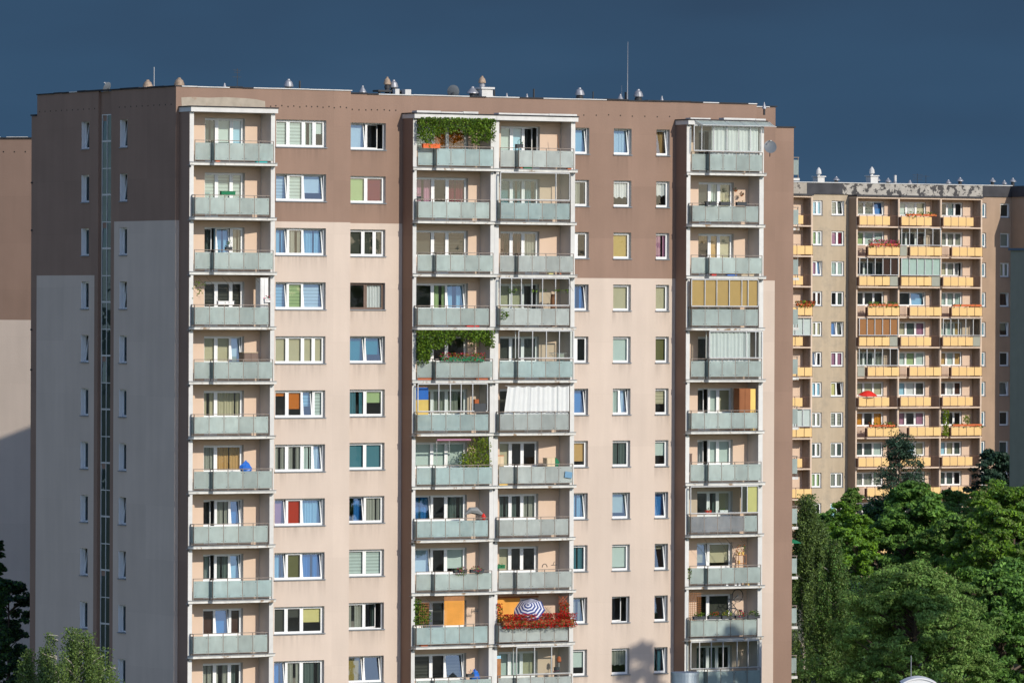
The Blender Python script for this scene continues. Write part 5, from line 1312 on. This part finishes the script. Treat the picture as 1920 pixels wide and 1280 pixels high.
b.face([(8.65 - .37 + .74 * i / 14, 13.62, 16.36 + .118 * (1 - (-1 + 2 * i / 14) ** 2)) for i in range(15)] + [(9.02, 13.62, 16.33), (8.28, 13.62, 16.33)], 'pvc_white'); b.box(8.38, 8.92, 13.75, 14.25, 14.94, 16.36, 'zinc'); b.build('vent_cap', nb)
b = MB(); b.tube([(8.49, 14.0, 14.94), (8.49, 14.0, 16.93)], .01, 'galvanised', 5); b.build('antenna_mast', nb)

# ================================================================== trees
mat('leaf_maple', (0.163, 0.317, 0.057), var=0.25, scale=0.5, island=0.45, trans=0.42, rough=0.55)
mat('leaf_maple_b', (0.110, 0.231, 0.053), var=0.25, scale=0.5, island=0.45, trans=0.42, rough=0.55)
mat('leaf_bright', (0.181, 0.333, 0.025), var=0.25, scale=0.6, island=0.4, trans=0.42, rough=0.55)
mat('leaf_locust', (0.198, 0.344, 0.081), var=0.25, scale=0.5, island=0.4, trans=0.42, rough=0.6)
mat('leaf_dark', (0.025, 0.058, 0.031), var=0.25, scale=0.5, island=0.4, trans=0.1, rough=0.6)
mat('leaf_birch', (0.164, 0.246, 0.058), var=0.25, scale=0.8, island=0.45, trans=0.42, rough=0.6)
mat('leaf_birch_dark', (0.116, 0.182, 0.061), var=0.25, scale=0.8, island=0.45, trans=0.42, rough=0.6)
def tree(x, y, top, rw, base, label, kind='maple', mats=('leaf_maple', 'leaf_maple_b'), seed=1, n_b=60, per=420, ls=.13, cat='tree', group='trees growing between the blocks', name='broadleaf_tree', wts=None, sparse=1.0, trunk=None):
    """trunk and limbs with leaf-sized faces gathered in boughs; the crown spans base..top, radius rw"""
    g_ = np.random.default_rng(seed)
    o = empty(name, (x, y, 0)); tag(o, label, cat, group)
    h = top - base; boughs = []
    for i in range(n_b):
        t = g_.random() ** .75
        z = base + h * t
        if kind == 'cone': prof = (1 - t) ** .8 * .95 + .06
        elif kind == 'round': prof = math.sqrt(max(0.02, 1 - (2 * max(t, .0) - .9) ** 2 / 1.25))
        elif kind == 'weep': prof = math.sqrt(max(.02, 1 - t ** 1.8)) * .92
        else: prof = math.sqrt(max(0.03, 1 - (1.75 * t - .75) ** 2)) if t > .43 else .85 + .15 * t
        a = g_.uniform(0, 2 * math.pi); rr = rw * prof * math.sqrt(g_.uniform(.03, 1)) * g_.uniform(.82, 1.15)
        boughs.append((rr * math.cos(a), rr * math.sin(a), z, g_.uniform(.5, 1.25) * min(rw, 3.4) * .27))
    cen = []; outs = []
    if kind == 'weep':
        for (bx_, by_, bz, br) in boughs:
            for s_ in range(max(4, per // 60)):
                px, py = bx_ + g_.normal(0, br * .30), by_ + g_.normal(0, br * .30)
                ln = g_.uniform(.8, 3.0) * min(1, h / 5); m_ = int(ln / .06)
                zz_ = bz + br * .5 - np.linspace(0, ln, m_)
                sx_ = np.cumsum(g_.normal(0, .012, m_)); sy_ = np.cumsum(g_.normal(0, .012, m_))
                th = .10 * (1 - np.linspace(0, 1, m_) * .5)
                cen.append(np.stack([px + sx_ + g_.normal(0, 1, m_) * th, py + sy_ + g_.normal(0, 1, m_) * th, zz_], 1))
                outs.append(np.tile(np.array([bx_, by_, 0]) / (rw + 1e-6) * .8, (m_, 1)))
    else:
        for (bx_, by_, bz, br) in boughs:
            nsub = 7
            for s_ in range(nsub):
                d_ = g_.normal(size=3); d_ /= np.linalg.norm(d_); d_[2] = d_[2] * .6
                c0 = np.array([bx_, by_, bz]) + d_ * br * .85
                m_ = int(per / nsub * g_.uniform(.6, 1.4) * sparse)
                q = g_.normal(size=(m_, 3)); q /= np.linalg.norm(q, axis=1)[:, None]
                q *= (br * .48) * g_.uniform(.3, 1.0, size=(m_, 1)) ** .5
                q[:, 2] *= .5
                if kind == 'cone': q[:, 2] -= .3 * np.hypot(q[:, 0], q[:, 1])
                cen.append(c0 + q)
                ou = q / (br * .5); ou = ou + np.array([bx_, by_, (bz - base - h * .4)]) / (rw + 1e-6) * .5
                outs.append(ou)
    cen = np.concatenate(cen); outs = np.concatenate(outs)
    leaf_mesh('crown', cen, ls, list(mats), o, flat=.35 if kind != 'weep' else .05, out=outs, aspect=.5 if kind != 'weep' else .55, weights=wts, seed=seed)
    b = MB(); bm_ = 'birch_bark' if kind == 'weep' else 'bark'
    r0 = max(.14, rw * .07)
    lean = g_.normal(0, .25, 2)
    tp = [(0, 0, 0), (lean[0] * .3, lean[1] * .3, base), (lean[0], lean[1], base + h * .5), (lean[0] * 1.4, lean[1] * 1.4, top - h * (.3 if kind == 'weep' else .08))]
    b.tube(tp, [r0 * 1.3, r0, r0 * .55, .03], trunk or bm_, 7)
    for i, (bx_, by_, bz, br) in enumerate(boughs):
        if i % 2 and kind != 'weep': continue
        zz_ = max(base * .8, bz - math.hypot(bx_, by_) * .7); t = min(1, max(0, (zz_ - base) / h))
        p0 = (lean[0] * (.3 + t), lean[1] * (.3 + t), zz_)
        b.tube([p0, (bx_ * .5, by_ * .5, zz_ + (bz - zz_) * .6), (bx_, by_, bz)], [r0 * .35 * (1 - t * .5), r0 * .2, .015], trunk or bm_, 4, cap=False)
    b.build('trunk', o)
    return o

def at(px, dist):    # metres right of the view axis for a tree at a distance
    return (px - 960) / 11499.455 * dist
T = [
 (1708, 322, 10.5, 4.7, 1.0, 'large feathery green tree in front, widest of the right-hand cluster', 'round', ('leaf_locust', 'leaf_locust', 'leaf_birch'), 210, 700, .085, 'broadleaf_tree'),
 (1518, 350, 13.7, 1.9, 1.0, 'weeping birch with dark hanging branches beside the front block', 'weep', ('leaf_birch_dark', 'leaf_birch'), 120, 800, .07, 'birch_tree'),
 (1566, 340, 11.4, 1.7, 1.0, 'lower drooping birch in front of the bright green tree', 'weep', ('leaf_birch_dark', 'leaf_birch', 'leaf_maple_b'), 90, 760, .07, 'birch_tree'),
 (1592, 380, 12.4, 2.3, 1.0, 'bright green tree just right of the weeping birch', 'oval', ('leaf_bright', 'leaf_maple'), 80, 520, .12, 'broadleaf_tree'),
 (1708, 400, 12.9, 3.1, 2.0, 'tall maple with glossy leaves rising in the middle of the cluster', 'oval', ('leaf_maple', 'leaf_maple', 'leaf_maple_b'), 110, 560, .15, 'broadleaf_tree'),
 (1795, 425, 11.6, 3.4, 2.0, 'light green tree right of the tall maple', 'oval', ('leaf_birch', 'leaf_maple'), 100, 520, .11, 'broadleaf_tree'),
 (1893, 385, 13.2, 3.9, 2.0, 'yellow-green tree at the right edge reaching up the grey-green wall', 'oval', ('leaf_bright', 'leaf_maple', 'leaf_birch'), 130, 560, .13, 'broadleaf_tree'),
 (1690, 505, 14.1, 4.3, 4.0, 'thin dark tree standing against the yellow balconies', 'cone', ('leaf_dark',), 120, 200, .10, 'dark_tree'),
 (1868, 470, 13.3, 3.0, 3.0, 'dense dark tree in front of the shaded end of the beige block', 'oval', ('leaf_dark',), 80, 420, .14, 'dark_tree'),
 (1880, 352, 9.6, 3.9, 1.0, 'dark green tree right of the feathery front tree', 'oval', ('leaf_maple_b', 'leaf_maple'), 130, 560, .13, 'broadleaf_tree'),
 (1800, 395, 11, 3.6, 1.0, 'mid green tree half hidden behind the feathery front tree', 'oval', ('leaf_birch', 'leaf_maple_b', 'leaf_maple'), 120, 520, .12, 'broadleaf_tree'),
 (1645, 415, 11.2, 2.7, 1.0, 'shaded deep green tree between the birch group and the tall maple', 'oval', ('leaf_maple_b', 'leaf_dark'), 90, 500, .13, 'broadleaf_tree'),
 (1605, 350, 8.6, 2.4, 1.0, 'low dark green tree under the bright green one', 'oval', ('leaf_maple_b', 'leaf_dark'), 80, 480, .12, 'broadleaf_tree'),
 (1560, 400, 11.2, 2.2, 1.0, 'green tree tucked behind the weeping birch', 'oval', ('leaf_maple', 'leaf_maple_b'), 60, 460, .12, 'broadleaf_tree'),
 (1600, 440, 11.6, 1.7, 3.0, 'pale pointed young tree in front of the beige block windows', 'cone', ('leaf_birch', 'leaf_maple'), 70, 320, .11, 'conifer_tree'),
 (0, 335, 11.5, .9, 2.0, 'dark pointed tree at the left edge of the picture', 'cone', ('leaf_maple_b', 'leaf_dark'), 90, 320, .09, 'conifer_tree'),
 (20, 338, 9.2, 1.7, 1.0, 'dark shaded broadleaf tree beside the left gable', 'oval', ('leaf_maple_b', 'leaf_dark', 'leaf_dark'), 90, 460, .11, 'dark_tree'),
 (150, 287, 9.2, 2.1, 3.0, 'olive green birch with drooping twigs below the left gable', 'weep', ('leaf_birch', 'leaf_birch', 'leaf_birch_dark'), 64, 700, .06, 'birch_tree'),
 (95, 290, 8.9, 1.1, 2.0, 'second drooping birch just left of the olive green one', 'weep', ('leaf_birch', 'leaf_birch_dark'), 40, 600, .06, 'birch_tree'),
 (212, 285, 7.7, .8, 2.0, 'thin drooping birch top rightmost under the gable', 'weep', ('leaf_birch',), 22, 500, .06, 'birch_tree'),
 (55, 291, 8, .9, 2.0, 'small shaded birch leftmost under the gable', 'weep', ('leaf_birch_dark', 'leaf_birch'), 50, 700, .06, 'birch_tree'),
]
for i, (px, di, top, rw, base, la, kd, ms, nb_, per, ls, nm) in enumerate(T):
    tree(at(px, di), di, top, rw, base, la, kd, ms, 100 + i * 7, nb_, per, ls, name=nm, cat='tree', sparse=.55 if nm == 'dark_tree' and kd == 'cone' else 1.0)
# tall tree outside the picture on the right whose shadow falls on the foot of the block
def toward_sun(s, y, z, t):
    p = Vector(wl(s, y, z)); return p + sv * t
p = toward_sun(29.3, YB, 5.8, 50)
tree(p.x, p.y, p.z + 0.9, 2.2, p.z - 7, 'tall poplar-like tree beyond the right edge whose shadow falls on the block', 'oval', ('leaf_maple',), 300, 24, 200, .2, group=None)
p2 = toward_sun(34.2, YB - 1.2, 4.6, 45)
tree(p2.x, p2.y, p2.z + 2.5, 2.7, p2.z - 7, 'rounder tree beyond the right edge next to the tall poplar-like one', 'oval', ('leaf_maple',), 301, 28, 300, .2, group=None)
